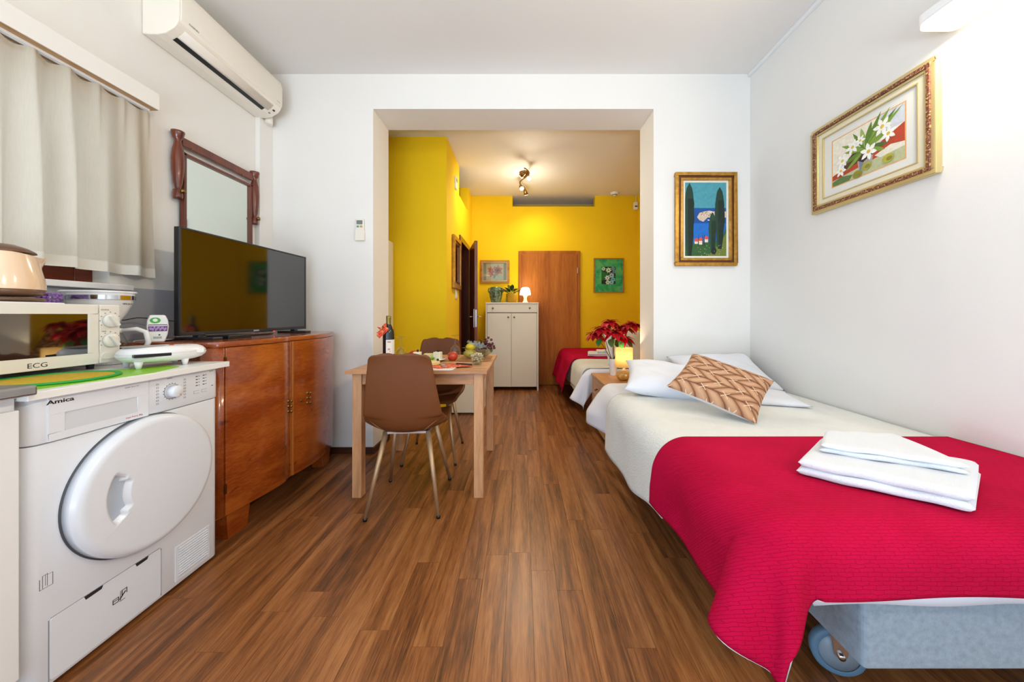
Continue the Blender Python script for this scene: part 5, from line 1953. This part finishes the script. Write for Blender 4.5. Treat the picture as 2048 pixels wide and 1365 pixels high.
def fabric(name, col, bs=500, bst=.4, var=.06, sheen=.3, scale=None):
    t_2 = NT(name)
    v_2 = t_2.coord('Position', scale or (1, 1, 1))
    n_2 = t_2.noise(v_2, bs, 3, .6)
    n_3 = t_2.noise(t_2.coord('Position'), 3.0, 3)
    c = lin(col)
    dk = tuple(x * (1 - var) for x in c[:3]) + (1,)
    lt = tuple(min(1, x * (1 + var)) for x in c[:3]) + (1,)
    f_2 = t_2.m('ADD', t_2.m('MULTIPLY', n_2, .6), t_2.m('MULTIPLY', n_3, .4))
    t_2.set(color=t_2.ramp(f_2, [(.35, dk), (.65, lt)]), rough=.95, spec=.15, sheen=sheen)
    t_2.bump(n_2, bst, .003)
    MATS[name] = t_2.mat
    return t_2.mat


t = NT('red_quilted_fleece')
sep = t.n('ShaderNodeSeparateXYZ')
t.put(sep.inputs[0], t.coord('Position'))
cb = t.n('ShaderNodeCombineXYZ')
wob = t.m('MULTIPLY', t.noise(t.coord('Position'), 45, 2), .010)
t.put(cb.inputs[0], t.m('ADD', sep.outputs[0], t.m('MULTIPLY', sep.outputs[1], .6)))
t.put(cb.inputs[1], t.m('ADD', t.m('ADD', sep.outputs[1], sep.outputs[2]), wob))
bk = t.n('ShaderNodeTexBrick')
t.put(bk.inputs['Vector'], cb.outputs[0])
bk.inputs['Scale'].default_value = 1.0
bk.inputs['Brick Width'].default_value = .034
bk.inputs['Row Height'].default_value = .0105
bk.inputs['Mortar Size'].default_value = .0011
bk.inputs['Mortar Smooth'].default_value = .9
groove = bk.outputs['Fac']
n_a = t.noise(t.coord('Position'), 700, 3, .6)
hgt = t.m('ADD', t.m('MULTIPLY', groove, -.5), t.m('MULTIPLY', n_a, .5))
n_b = t.noise(t.coord('Position'), 4, 3)
weave = t.ramp(t.m('ADD', t.m('MULTIPLY', n_a, .5), t.m('MULTIPLY', n_b, .5)), [(.35, '#AE0631'), (.65, '#CB0D42')])
groove_tint = t.m('MULTIPLY', groove, .22)  # darker red along the quilting grooves
t.set(color=t.mix(groove_tint, weave, '#7E0322'), rough=.92, spec=.08)
t.bump(hgt, .75, .0035)
M_RED = t.mat
M_SHERPA = fabric('white_sherpa', '#E6E4E0', 240, .9, .08)
M_SHEET = fabric('white_cotton', '#E9EAF0', 900, .15, .03, .1)
t = NT('cream_waffle_blanket')
ck = t.n('ShaderNodeTexVoronoi')
t.put(ck.inputs['Vector'], t.coord('Position', (1, 1, 1), (0, 0, 0), (0, 0, .78)))
ck.inputs['Scale'].default_value = 120
nb_ = t.noise(t.coord('Position'), 3, 3)
t.set(color=t.ramp(nb_, [(.3, '#DADAD2'), (.7, '#E8E8E2')]), rough=.95, spec=.1, sheen=.3)
t.bump(ck.outputs['Distance'], .7, .004)
M_CREAMB = t.mat
M_TOWEL = fabric('terry_towel', '#EEF0F4', 420, 1.0, .04, .5)


def hang(s_, r, flare=0.0):
    """arc length past the start of the bend -> (outward, downward)"""
    q = r * PI / 2
    if s_ <= 0:
        return s_, 0.0
    if s_ < q:
        a = s_ / r
        return r * math.sin(a), r * (1 - math.cos(a))
    e = s_ - q
    return r + flare * e, r + e


def cover(xl, yn, yf, zt, drop_l, drop_n, r, rn, off, xr=XR - .012, flare=.02, wave=.006, nwave=9.0, corner=.55, seed=1, lowfn=None, ends=0.0, nu=70, nv=90, dmax=None):
    """cloth over a bed: hangs over the x=xl side and, if drop_n, over the y=yn end. Returns an MB"""
    xs, ys = xl + r - off, yn + rn - off          # where each bend begins
    flat_a = xr - xs
    La = flat_a + (r * PI / 2 + drop_l - r if drop_l else 0)
    flat_b = yf - ys
    Lb = flat_b + (rn * PI / 2 + drop_n - rn if drop_n else 0)
    rr = random.Random(seed)
    p1, p2 = rr.random() * 6, rr.random() * 6
    m_ = MB()

    def fn(u, v):
        A_ = La * u - flat_a                       # >0 beyond the left bend
        B_ = Lb * v - flat_b                       # >0 beyond the near bend
        yy = yf - Lb * v
        if lowfn and A_ > 0:
            A_ *= lowfn(max(0, min(1, (yf - yy) / max(yf - ys, .01))))
        a_, b_ = max(A_, 0), max(B_, 0)
        if a_ > 0 and b_ > 0:
            rho = math.hypot(a_, b_)
            phi = math.atan2(b_, a_)
            rm = r * math.cos(phi) ** 2 + rn * math.sin(phi) ** 2
            pc_ = math.atan2(Lb - flat_b, La - flat_a)
            psi = phi / pc_ * .9 if phi < pc_ else .9 + (phi - pc_) / (PI / 2 - pc_) * (PI / 2 - .9)
            o_, d_ = hang(rho, rm, flare)
            if dmax:
                d_ = min(d_, dmax)
            fold = corner * max(0, rho - rm) * math.exp(-((psi - .32) / .36) ** 2)
            fold += .5 * corner * max(0, rho - rm) * math.exp(-((psi - 1.0) / .16) ** 2)
            o_ += fold
            d_ -= fold * .25
            x = xs - o_ * math.cos(psi)
            y = ys - o_ * math.sin(psi)
            z = zt + off - d_
            return (x, y, z)
        if a_ > 0:
            o_, d_ = hang(a_, r, flare)
            h_ = max(0, d_ - r * .6)
            o_ += wave * math.sin(yy * nwave + p1) * min(1, h_ / .12) + wave * .5 * math.sin(yy * nwave * 2.3 + p2) * min(1, h_ / .12)
            if ends:
                o_ += ends * smooth01((yy - (yf - .35)) / .35) * min(1, h_ / .15)
            x, z = xs - o_, zt + off - d_
        else:
            x, z = xr - La * u, zt + off
        if b_ > 0:
            o_, d_ = hang(b_, rn, flare)
            h_ = max(0, d_ - rn * .6)
            o_ += wave * math.sin(x * nwave * 1.2 + p2) * min(1, h_ / .1)
            y, z = ys - o_, zt + off - d_
        else:
            y = yy
        if a_ <= 0 and b_ <= 0:
            z += .003 * math.sin(x * 7 + p1) * math.sin(y * 6 + p2)
        return (x, y, z)
    m_.grid(fn, nu, nv)
    return m_


# --- first bed, along the right wall
ZT = .548
b1 = thing('guest_bed', 'single bed on a grey upholstered base with casters along the white wall', 'bed', (1.2, 1.75, 0))
bxp('base', (.860, XR - .012, .868, 2.66, .186, .40), M_GREYF, b1, .014, 4)
bxp('mattress', (.640, XR - .010, .880, 2.69, .402, .545), M_MATT, b1, .05, 4)
bxp('side_board', (.72, .90, 2.10, 2.66, .10, .40), M_BEECH, b1, .003)
M_TYRE = pm('blue_grey_rubber', '#5D7C92', .5)
for cx, cy in ((.955, 1.045), (1.60, 1.045), (.955, 2.45)):
    ang_ = math.radians(-20)
    CM_ = Matrix.Translation((cx, cy, .0705)) @ Matrix.Rotation(ang_, 4, 'Z') @ Matrix.Rotation(PI / 2, 4, 'X')
    cs = MB()
    cs.M = CM_
    cs.lathe([(.052, -.014), (.064, -.015), (.070, -.009), (.070, .009), (.064, .015), (.052, .014)], 40)
    cs = cs.build('caster', M_TYRE, b1)
    m_ = MB()
    m_.M = CM_
    m_.lathe([(0, -.012), (.053, -.012), (.053, .012), (0, .012)], 32)
    m_.build('wheel_disc', pm('grey_wheel', '#8C98A2', .4), cs)
    m_ = MB()
    m_.M = CM_
    for sg in (-1, 1):
        m_.prism([(-.016, .0), (.0, -.016), (.016, .0), (.034, .10), (-.034, .10)], sg * .020 - .0015, sg * .020 + .0015)
    m_.box(-.034, .034, .098, .104, -.0215, .0215)
    m_.build('fork_bracket', M_CHROME, cs)
    m_ = MB()
    m_.M = CM_
    m_.lathe([(0, -.030), (.009, -.030), (.009, .030), (0, .030)], 10)
    m_.build('axle', M_CHROME, cs)
    MB().tube([(cx, cy, .172), (cx, cy, .196)], .03, 20).build('swivel', M_CHROME, cs)
sh1 = cover(.600, .845, 2.690, ZT, .30, .172, .10, .07, .0, flare=.015, wave=.004, nwave=14, ends=.09, seed=3, dmax=.15, corner=0, lowfn=lambda q: 1 - .55 * smooth01((q - .22) / .1)).build('bed_sheet', M_SHEET, fix=False, solid=.002, soff=1)
tag(sh1, 'white cotton sheet hanging from the grey based bed', 'sheet')
cr1 = cover(.580, 1.300, 2.30, ZT, .372, 0, .11, .07, .008, flare=.03, wave=.007, nwave=7, seed=5, lowfn=lambda q: 1 - .22 * smooth01((q - .5) / .5)).build('blanket', M_CREAMB, fix=False, solid=.008, soff=1)
tag(cr1, 'cream waffle blanket spread under the red throw on the grey based bed', 'blanket')
rd1 = cover(.575, .828, 1.437, ZT, .265, .142, .13, .09, .020, flare=.03, wave=.010, nwave=8, corner=.45, seed=7, nu=110, nv=80)
rd1 = rd1.build('throw_blanket', [M_RED, M_SHERPA], fix=False, solid=.010, soff=1, solidmat=0)
tag(rd1, 'crimson fleece throw with white sherpa lining over the grey based bed', 'blanket')
ln = cover(.575, .828, 1.437, ZT, .270, .147, .13, .09, .017, flare=.03, wave=.010, nwave=8, corner=.45, seed=7, nu=110, nv=80)
ln.build('lining', M_SHERPA, rd1, fix=False)


def pillow(name, label, w, h, th_, M, mat, group=None, seed=0, crease=.0):
    rr = random.Random(seed)
    ph = [rr.random() * 6 for _ in range(4)]
    m_ = MB()
    m_.M = M

    def side(sg):
        def fn(u, v):
            a, b = u * 2 - 1, v * 2 - 1
            pin = .10
            x = w / 2 * a * (1 - pin * (1 - b * b) * a * a)
            y = h / 2 * b * (1 - pin * (1 - a * a) * b * b)
            q = max(0, (1 - a ** 4) * (1 - b ** 4)) ** .55
            z = sg * th_ / 2 * q
            if crease:
                z += crease * q * (math.sin(a * 7 + b * 3 + ph[0]) * .5 + math.sin(b * 9 - a * 4 + ph[1]) * .35 + math.sin((a + b) * 13 + ph[2]) * .2)
            return (x, y, z)
        return fn
    m_.grid(side(1), 36, 36)
    m_.grid(side(-1), 36, 36)
    o_ = m_.build(name, mat)
    return o_


def pose(loc, rz=0, rx=0, ry=0):
    return Matrix.Translation(loc) @ Matrix.Rotation(math.radians(rz), 4, 'Z') @ Matrix.Rotation(math.radians(rx), 4, 'X') @ Matrix.Rotation(math.radians(ry), 4, 'Y')


# pillows at the head
o = pillow('pillow', '', .60, .46, .14, pose((1.00, 2.31, .648), -18, 16, 6), M_SHEET, seed=1, crease=.010)
tag(o, 'plump white pillow with a frilled edge by the bedside table', 'pillow')
o = pillow('pillow', '', .62, .44, .12, pose((1.43, 2.475, .672), 2, 27, -2), M_SHEET, seed=2, crease=.010)
tag(o, 'big white pillow leaning on the wall behind the braided cushion', 'pillow')
o = pillow('pillow', '', .52, .34, .05, pose((1.40, 2.13, .584), -16, 2, 0), M_SHEET, seed=3, crease=.003)
tag(o, 'flat white pillow lying on the cream blanket beneath the braided cushion', 'pillow')

t = NT('braided_straw_print')
xyz = t.n('ShaderNodeSeparateXYZ')
t.put(xyz.inputs[0], t.coord('Object'))
X, Y = xyz.outputs[0], xyz.outputs[1]
row = t.m('DIVIDE', Y, .066)
par = t.m('MULTIPLY', t.m('SUBTRACT', t.m('FLOORED_MODULO', t.m('FLOOR', row), 2.0), .5), 2.0)
fr2 = t.m('SUBTRACT', t.m('FRACT', row), .5)
sl_ = t.m('ADD', X, t.m('MULTIPLY', par, t.m('MULTIPLY', fr2, .075)))
st_ = t.m('FRACT', t.m('DIVIDE', t.m('ADD', sl_, t.m('MULTIPLY', par, .02)), .072))
shade = t.m('SINE', t.m('MULTIPLY', st_, PI))
cmb = t.n('ShaderNodeCombineXYZ')
t.put(cmb.inputs[0], t.m('MULTIPLY', t.m('ADD', sl_, t.m('MULTIPLY', Y, .0)), 260.0))
t.put(cmb.inputs[1], t.m('MULTIPLY', Y, 18.0))
t.put(cmb.inputs[2], t.m('FLOOR', row))
fib = t.noise(cmb.outputs[0], 1.0, 3, .6)
rowedge = t.m('SUBTRACT', 1.0, t.m('POWER', t.m('MULTIPLY', t.m('ABSOLUTE', fr2), 2.0), 5.0))
val = t.m('ADD', t.m('MULTIPLY', t.m('MULTIPLY', t.m('POWER', shade, .55), rowedge), .62), t.m('MULTIPLY', fib, .45))
base_c = t.ramp(val, [(.14, '#4E2F20'), (.40, '#8A5E44'), (.66, '#B88A69'), (.92, '#D2A986')])
# pale cross stitches where the braids meet
cxm = t.m('MULTIPLY', t.m('SUBTRACT', t.m('FRACT', t.m('ADD', t.m('DIVIDE', X, .105), t.m('MULTIPLY', t.m('FLOORED_MODULO', t.m('ROUND', row), 2.0), .5))), .5), .105)
cym = t.m('MULTIPLY', t.m('SUBTRACT', row, t.m('ROUND', row)), .066)
crs = t.m('MULTIPLY', t.m('LESS_THAN', t.m('ABSOLUTE', t.m('SUBTRACT', t.m('ABSOLUTE', cxm), t.m('ABSOLUTE', cym))), .0026), t.m('LESS_THAN', t.m('ABSOLUTE', cxm), .017))
t.set(color=t.mix(crs, base_c, '#E2C9AC'), rough=.85, spec=.2)
t.bump(val, .25, .004)
M_BRAID = t.mat


def cushion(label, M, w, h, th_):
    o_ = bpy.data.objects.new('cushion', None)
    o_.empty_display_size = .05
    C.objects.link(o_)
    o_.matrix_basis = M
    tag(o_, label, 'cushion')
    for nm, sg, mt in (('printed_front', 1, M_BRAID), ('white_back', -1, M_SHEET)):
        m_ = MB()

        def fn(u, v, sg=sg):
            a, b = u * 2 - 1, v * 2 - 1
            x = w / 2 * a * (1 - .07 * (1 - b * b) * a * a)
            y = h / 2 * b * (1 - .07 * (1 - a * a) * b * b)
            q = max(0, (1 - a ** 4) * (1 - b ** 4)) ** .6
            return (x, y, sg * th_ / 2 * q)
        m_.grid(fn, 30, 30)
        m_.build(nm, mt, o_, world=False)
    return o_


cushion('braided straw print cushion leaning on the pillows of the grey based bed', pose((1.0816, 1.883, .708), -46.7, 22.6, 18.3), .43, .40, .10)


# folded towels
def folded_towel(name, label, plan, z0_, layers, th_, group=None, rnd=.012):
    """stack of folded layers with a rounded front fold"""
    o_ = thing(name, label, 'towel', (plan[0][0], plan[0][1], z0_), 0, group)
    P = [Vector((p[0], p[1], 0)) for p in plan]
    for k in range(layers):
        m_ = MB()
        z = z0_ + th_ * k

        r_ = th_ * .5
        ring = [(0, r_ - r_ * math.cos(q), r_ + r_ * math.sin(q)) for q in [(-90 + 180 * n_ / 10) * PI / 180 for n_ in range(11)]]
        ring += [(n_ / 8, 0, th_) for n_ in range(1, 8)]
        ring += [(1, -(r_ - r_ * math.cos(q)), r_ + r_ * math.sin(q)) for q in [(90 - 180 * n_ / 10) * PI / 180 for n_ in range(11)]]
        ring += [(1 - n_ / 8, 0, 0) for n_ in range(1, 8)] + [(0, r_, 0)]

        def fn(u, v, z=z, k=k, ring=ring):
            f_, d_, h_ = ring[int(round(u * (len(ring) - 1)))]
            a_ = P[0].lerp(P[1], v)
            b_ = P[3].lerp(P[2], v)
            ax_ = (b_ - a_)
            p = a_ + ax_ * f_ + ax_.normalized() * d_
            endf = (max(0.0, 1 - abs(2 * v - 1) ** 20)) ** .5
            zz = z + r_ + (h_ - r_) * (.02 + .98 * endf) * .985
            soft = math.sin(v * 11 + k * 2 + f_ * 3)
            return (p.x + .002 * soft, p.y + .003 * math.cos(v * 9 + k * 2), zz + .0012 * math.sin(v * 17 + f_ * 5 + k))
        m_.grid(fn, len(ring) - 1, 48)
        m_.build('fold', M_TOWEL, o_)
    return o_


def bp(px, py, z):
    q = ray(px, py, z)
    return (q[0], q[1])


ZB = ZT + .034
folded_towel('bath_towel', 'large white bath towel folded flat on the crimson throw', [bp(1594, 945, ZB + .01), bp(1950, 1022, ZB + .01), bp(1958, 950, ZB + .01), bp(1640, 897, ZB + .01)], ZB, 2, .027)
folded_towel('hand_towel', 'smaller white hand towel folded on top of the bath towel', [bp(1640, 915, ZB + .04), bp(1940, 962, ZB + .04), bp(1790, 893, ZB + .04), bp(1650, 886, ZB + .04)], ZB + .0545, 2, .016)

# --- bedside table in the opening
ns = thing('bedside_table', 'light wood bedside table standing between the two beds', 'table', (.84, 3.06, 0))
M_LWOOD = wood('pale_beech_board', '#A67443', '#C08E5A', '#CFA06C', 'y', 70, 6, .45)
NXa, NXb, NYa, NYb, NZt = .672, 1.020, 2.805, 3.335, .522
bxp('top', (NXa - .004, NXb, NYa - .004, NYb + .004, NZt - .020, NZt), M_LWOOD, ns, .003)
bxp('side_panel', (NXa + .016, NXb, NYa, NYa + .018, 0, NZt - .02), M_LWOOD, ns, .002)
bxp('side_panel', (NXa + .016, NXb, NYb - .018, NYb, 0, NZt - .02), M_LWOOD, ns, .002)
bxp('back_panel', (NXb - .012, NXb, NYa + .018, NYb - .018, .02, NZt - .02), M_LWOOD, ns)
dwn = bxp('drawer', (NXa, NXa + .30, NYa + .020, NYb - .020, .345, NZt - .024), M_LWOOD, ns, .002)
m_ = MB()
m_.M = Matrix.Translation((NXa, 3.07, .42)) @ Matrix.Rotation(-PI / 2, 4, 'Y')
m_.lathe([(0, 0), (.006, 0), (.006, .01), (.014, .016), (.012, .024), (0, .026)], 16)
m_.build('knob', M_KNOB, dwn)
bxp('door', (NXa, NXa + .018, NYa + .020, NYb - .020, .06, .338), M_LWOOD, ns, .002)
bxp('shelf', (NXa + .02, NXb - .012, NYa + .018, NYb - .018, .04, .058), M_LWOOD, ns)

# glowing cylinder lamp
LXc, LYc = .912, 3.085
bl = thing('bedside_lamp', 'glowing yellow cylinder lamp on the bedside table', 'lamp', (LXc, LYc, NZt))
MB().lathe([(0, .001), (.045, .001), (.045, .010), (.012, .016), (.012, .10), (0, .10)], 28, (LXc, LYc, NZt)).build('base', M_WHITE, bl)
t = NT('lit_paper_shade')
gz = t.n('ShaderNodeSeparateXYZ')
t.put(gz.inputs[0], t.coord('Object'))
t.set(color='#F5D98C', ecol='#FFC65A', estr=.45, rough=.8)
tl = t.n('ShaderNodeBsdfTranslucent')
tl.inputs[0].default_value = lin('#FFF3D2')
mx = t.n('ShaderNodeMixShader')
mx.inputs[0].default_value = .6
t.t.links.new(t.b.outputs[0], mx.inputs[1])
t.t.links.new(tl.outputs[0], mx.inputs[2])
t.t.links.new(mx.outputs[0], t.out.inputs[0])
MB().lathe([(.074, .098), (.0755, .098), (.0755, .268), (.074, .268), (.074, .098)], 48, (LXc, LYc, NZt)).build('lamp_shade', t.mat, bl)
MB().sph((LXc, LYc, NZt + .17), .03, .03, .04, 16, 12).build('bulb', emit('lit_bulb', '#FFE2AE', 6.0), bl)
point_light('bedside_lamp_bulb', (LXc, LYc, NZt + .205), 10.0, (1.0, .82, .54), .02)

sn = thing('polished_stone', 'polished amber coloured stone in front of the cylinder lamp', 'stone', (.868, 2.955, NZt))
m_ = MB()
m_.M = Matrix.Translation((.868, 2.955, NZt)) @ Matrix.Rotation(.25, 4, 'Z')


def stone(u, v):
    a, b = 2 * PI * v, PI * u
    x = .070 * math.sin(b) * math.cos(a) * (1 + .12 * math.cos(a + .5))
    y = .045 * math.sin(b) * math.sin(a)
    z = .040 - .040 * math.cos(b) * (1 + .15 * math.sin(a * 2))
    return (x, y, max(.0005, z))


m_.grid(stone, 18, 28)
m_.build('body', pm('amber_glaze', '#C98A32', .12, coat=.6, var=(20, .3)), sn)
m_ = MB()
m_.M = Matrix.Translation((.868, 2.955, NZt)) @ Matrix.Rotation(.25, 4, 'Z')
m_.sph((.0, -.040, .048), .012, .006, .010, 10, 8)
m_.build('knot', pm('pale_knot', '#E9D9B4', .2), sn)

# poinsettia
PX, PY = .846, 3.205
po = thing('poinsettia', 'red poinsettia plant in a white pot on the bedside table', 'plant', (PX, PY, NZt))
t = NT('white_ribbed_pot')
t.set(color='#E6E6E8', rough=.2, coat=.4)
MB().lathe([(0, .001), (.026, .001), (.028, .006), (.034, .06), (.041, .150), (.0415, .156), (.038, .156), (.036, .13), (0, .13)], 14, (PX, PY, NZt), False).build('pot', t.mat, po)
MB().lathe([(0, .142), (.0385, .142)], 20, (PX, PY, NZt)).build('soil', pm('potting_soil', '#2B1D12', .9), po)
M_BRACT = pm('red_bract', '#B00B1C', .55, var=(25, .25), spec=.2)
M_PGRN = pm('poinsettia_leaf', '#2F6A2A', .45, var=(25, .3))
rz_ = random.Random(31)
heads = [(1203, 657, 3.16), (1219, 643, 3.24), (1232, 664, 3.12), (1262, 648, 3.20), (1246, 655, 3.27), (1190, 668, 3.22), (1247, 676, 3.24)]
for (hx_, hy_, yy) in heads:
    hp = Vector(ray(hx_, hy_, y=yy))
    root = Vector((PX + rz_.uniform(-.015, .015), PY + rz_.uniform(-.015, .015), NZt + .14))
    mid = root.lerp(hp, .5) + Vector((rz_.uniform(-.01, .01), 0, .01))
    MB().tube([root, mid, hp], [.004, .0035, .003], 7).build('stem', pm('poinsettia_stem', '#6A6A2E', .6), po)
    for ring, (nb2, el, L_, W_) in enumerate(((8, -.15, .135, .066), (7, .30, .100, .050), (5, .8, .06, .035))):
        for k in range(nb2):
            a = 2 * PI * k / nb2 + ring * .5 + rz_.uniform(-.25, .25)
            m_ = MB()
            leaf(m_, hp, (math.cos(a), math.sin(a) * .9 - .15, el + rz_.uniform(-.15, .2)), L_ * rz_.uniform(.75, 1.1), W_ * rz_.uniform(.85, 1.15), .45, .2, 7)
            m_.build('bract', M_BRACT, po, fix=False)
    m_ = MB()
    for k in range(5):
        m_.sph(hp + Vector((rz_.uniform(-.012, .012), rz_.uniform(-.012, .012), .006)), .0045, nu=8, nv=6)
    m_.build('flower_buds', pm('yellow_bud', '#C8B23A', .5), po)['kind'] = 'stuff'
for (lx_, ly_, yy, dx_, dz_) in ((1200, 677, 3.15, -.4, -.9), (1222, 678, 3.14, -.1, -.7), (1228, 680, 3.22, .2, -.6), (1240, 682, 3.16, .15, -.9), (1255, 680, 3.20, .5, -.8), (1232, 672, 3.26, -.4, -.2), (1212, 664, 3.2, -.7, .1), (1268, 654, 3.2, .7, .1)):
    b_ = Vector(ray(lx_, ly_, y=yy))
    m_ = MB()
    leaf(m_, b_, (dx_, -.5, dz_), .085, .060, .15, .2, 7)
    m_.build('leaf_blade', M_PGRN, po, fix=False)
    MB().tube([b_, b_.lerp(Vector((PX, PY, b_.z + .03)), .6)], .0018, 5).build('leaf_stalk', M_STEM, po)

# --- second bed, in the back room
b2 = thing('back_room_bed', 'bed in the yellow room behind the bedside table', 'bed', (1.2, 4.33, 0))
bxp('base', (.70, XR - .012, 3.44, 5.28, .08, .34), M_MAHOG, b2, .01)
for cx in (.76, 1.70):
    for cy in (3.52, 5.20):
        bxp('leg', (cx - .03, cx + .03, cy - .03, cy + .03, 0, .08), M_MAHOG, b2)
bxp('mattress', (.640, XR - .010, 3.40, 5.30, .342, .543), M_MATT, b2, .05, 4)
o = cover(.60, 3.365, 5.28, ZT, .30, .22, .09, .06, .0, flare=.06, wave=.010, nwave=11, corner=.5, seed=13).build('bed_sheet', M_SHEET, fix=False, solid=.002, soff=1)
tag(o, 'white cotton sheet hanging to the floor beside the bedside table', 'sheet')
o = cover(.60, 3.365, 5.26, ZT, .26, 0, .09, .06, .008, flare=.05, wave=.010, nwave=7, seed=15).build('blanket', M_CREAMB, fix=False, solid=.008, soff=1)
tag(o, 'cream blanket spread over the bed in the yellow room', 'blanket')
o = cover(.585, 4.02, 5.30, ZT, .40, 0, .10, .06, .018, flare=.26, wave=.016, nwave=9, seed=17).build('throw_blanket', M_RED, fix=False, solid=.009, soff=1)
tag(o, 'dark red throw over the foot of the bed in the yellow room', 'blanket')
folded_towel('bath_towel', 'white towel folded on the dark red throw in the yellow room', [(.80, 4.20, 0), (1.25, 4.16, 0), (1.28, 4.48, 0), (.86, 4.50, 0)], ZT + .030, 2, .018)
folded_towel('hand_towel', 'rolled white hand towel on the folded towel in the yellow room', [(.92, 4.22, 0), (1.18, 4.24, 0), (1.16, 4.40, 0), (.95, 4.42, 0)], ZT + .067, 2, .014)
o = pillow('pillow', '', .50, .44, .12, pose((1.10, 3.70, .735), 8, 62, 12), M_SHEET, seed=6, crease=.005)
tag(o, 'white pillow propped upright behind the poinsettia', 'pillow')
o = pillow('pillow', '', .55, .44, .13, pose((1.45, 3.92, .72), -8, 50, -8), M_SHEET, seed=7, crease=.005)
tag(o, 'white pillow leaning on the wall in the yellow room', 'pillow')
cushion('braided straw print cushion on the bed in the yellow room', pose((1.52, 3.62, .77), -12, 55, -14), .42, .36, .10)
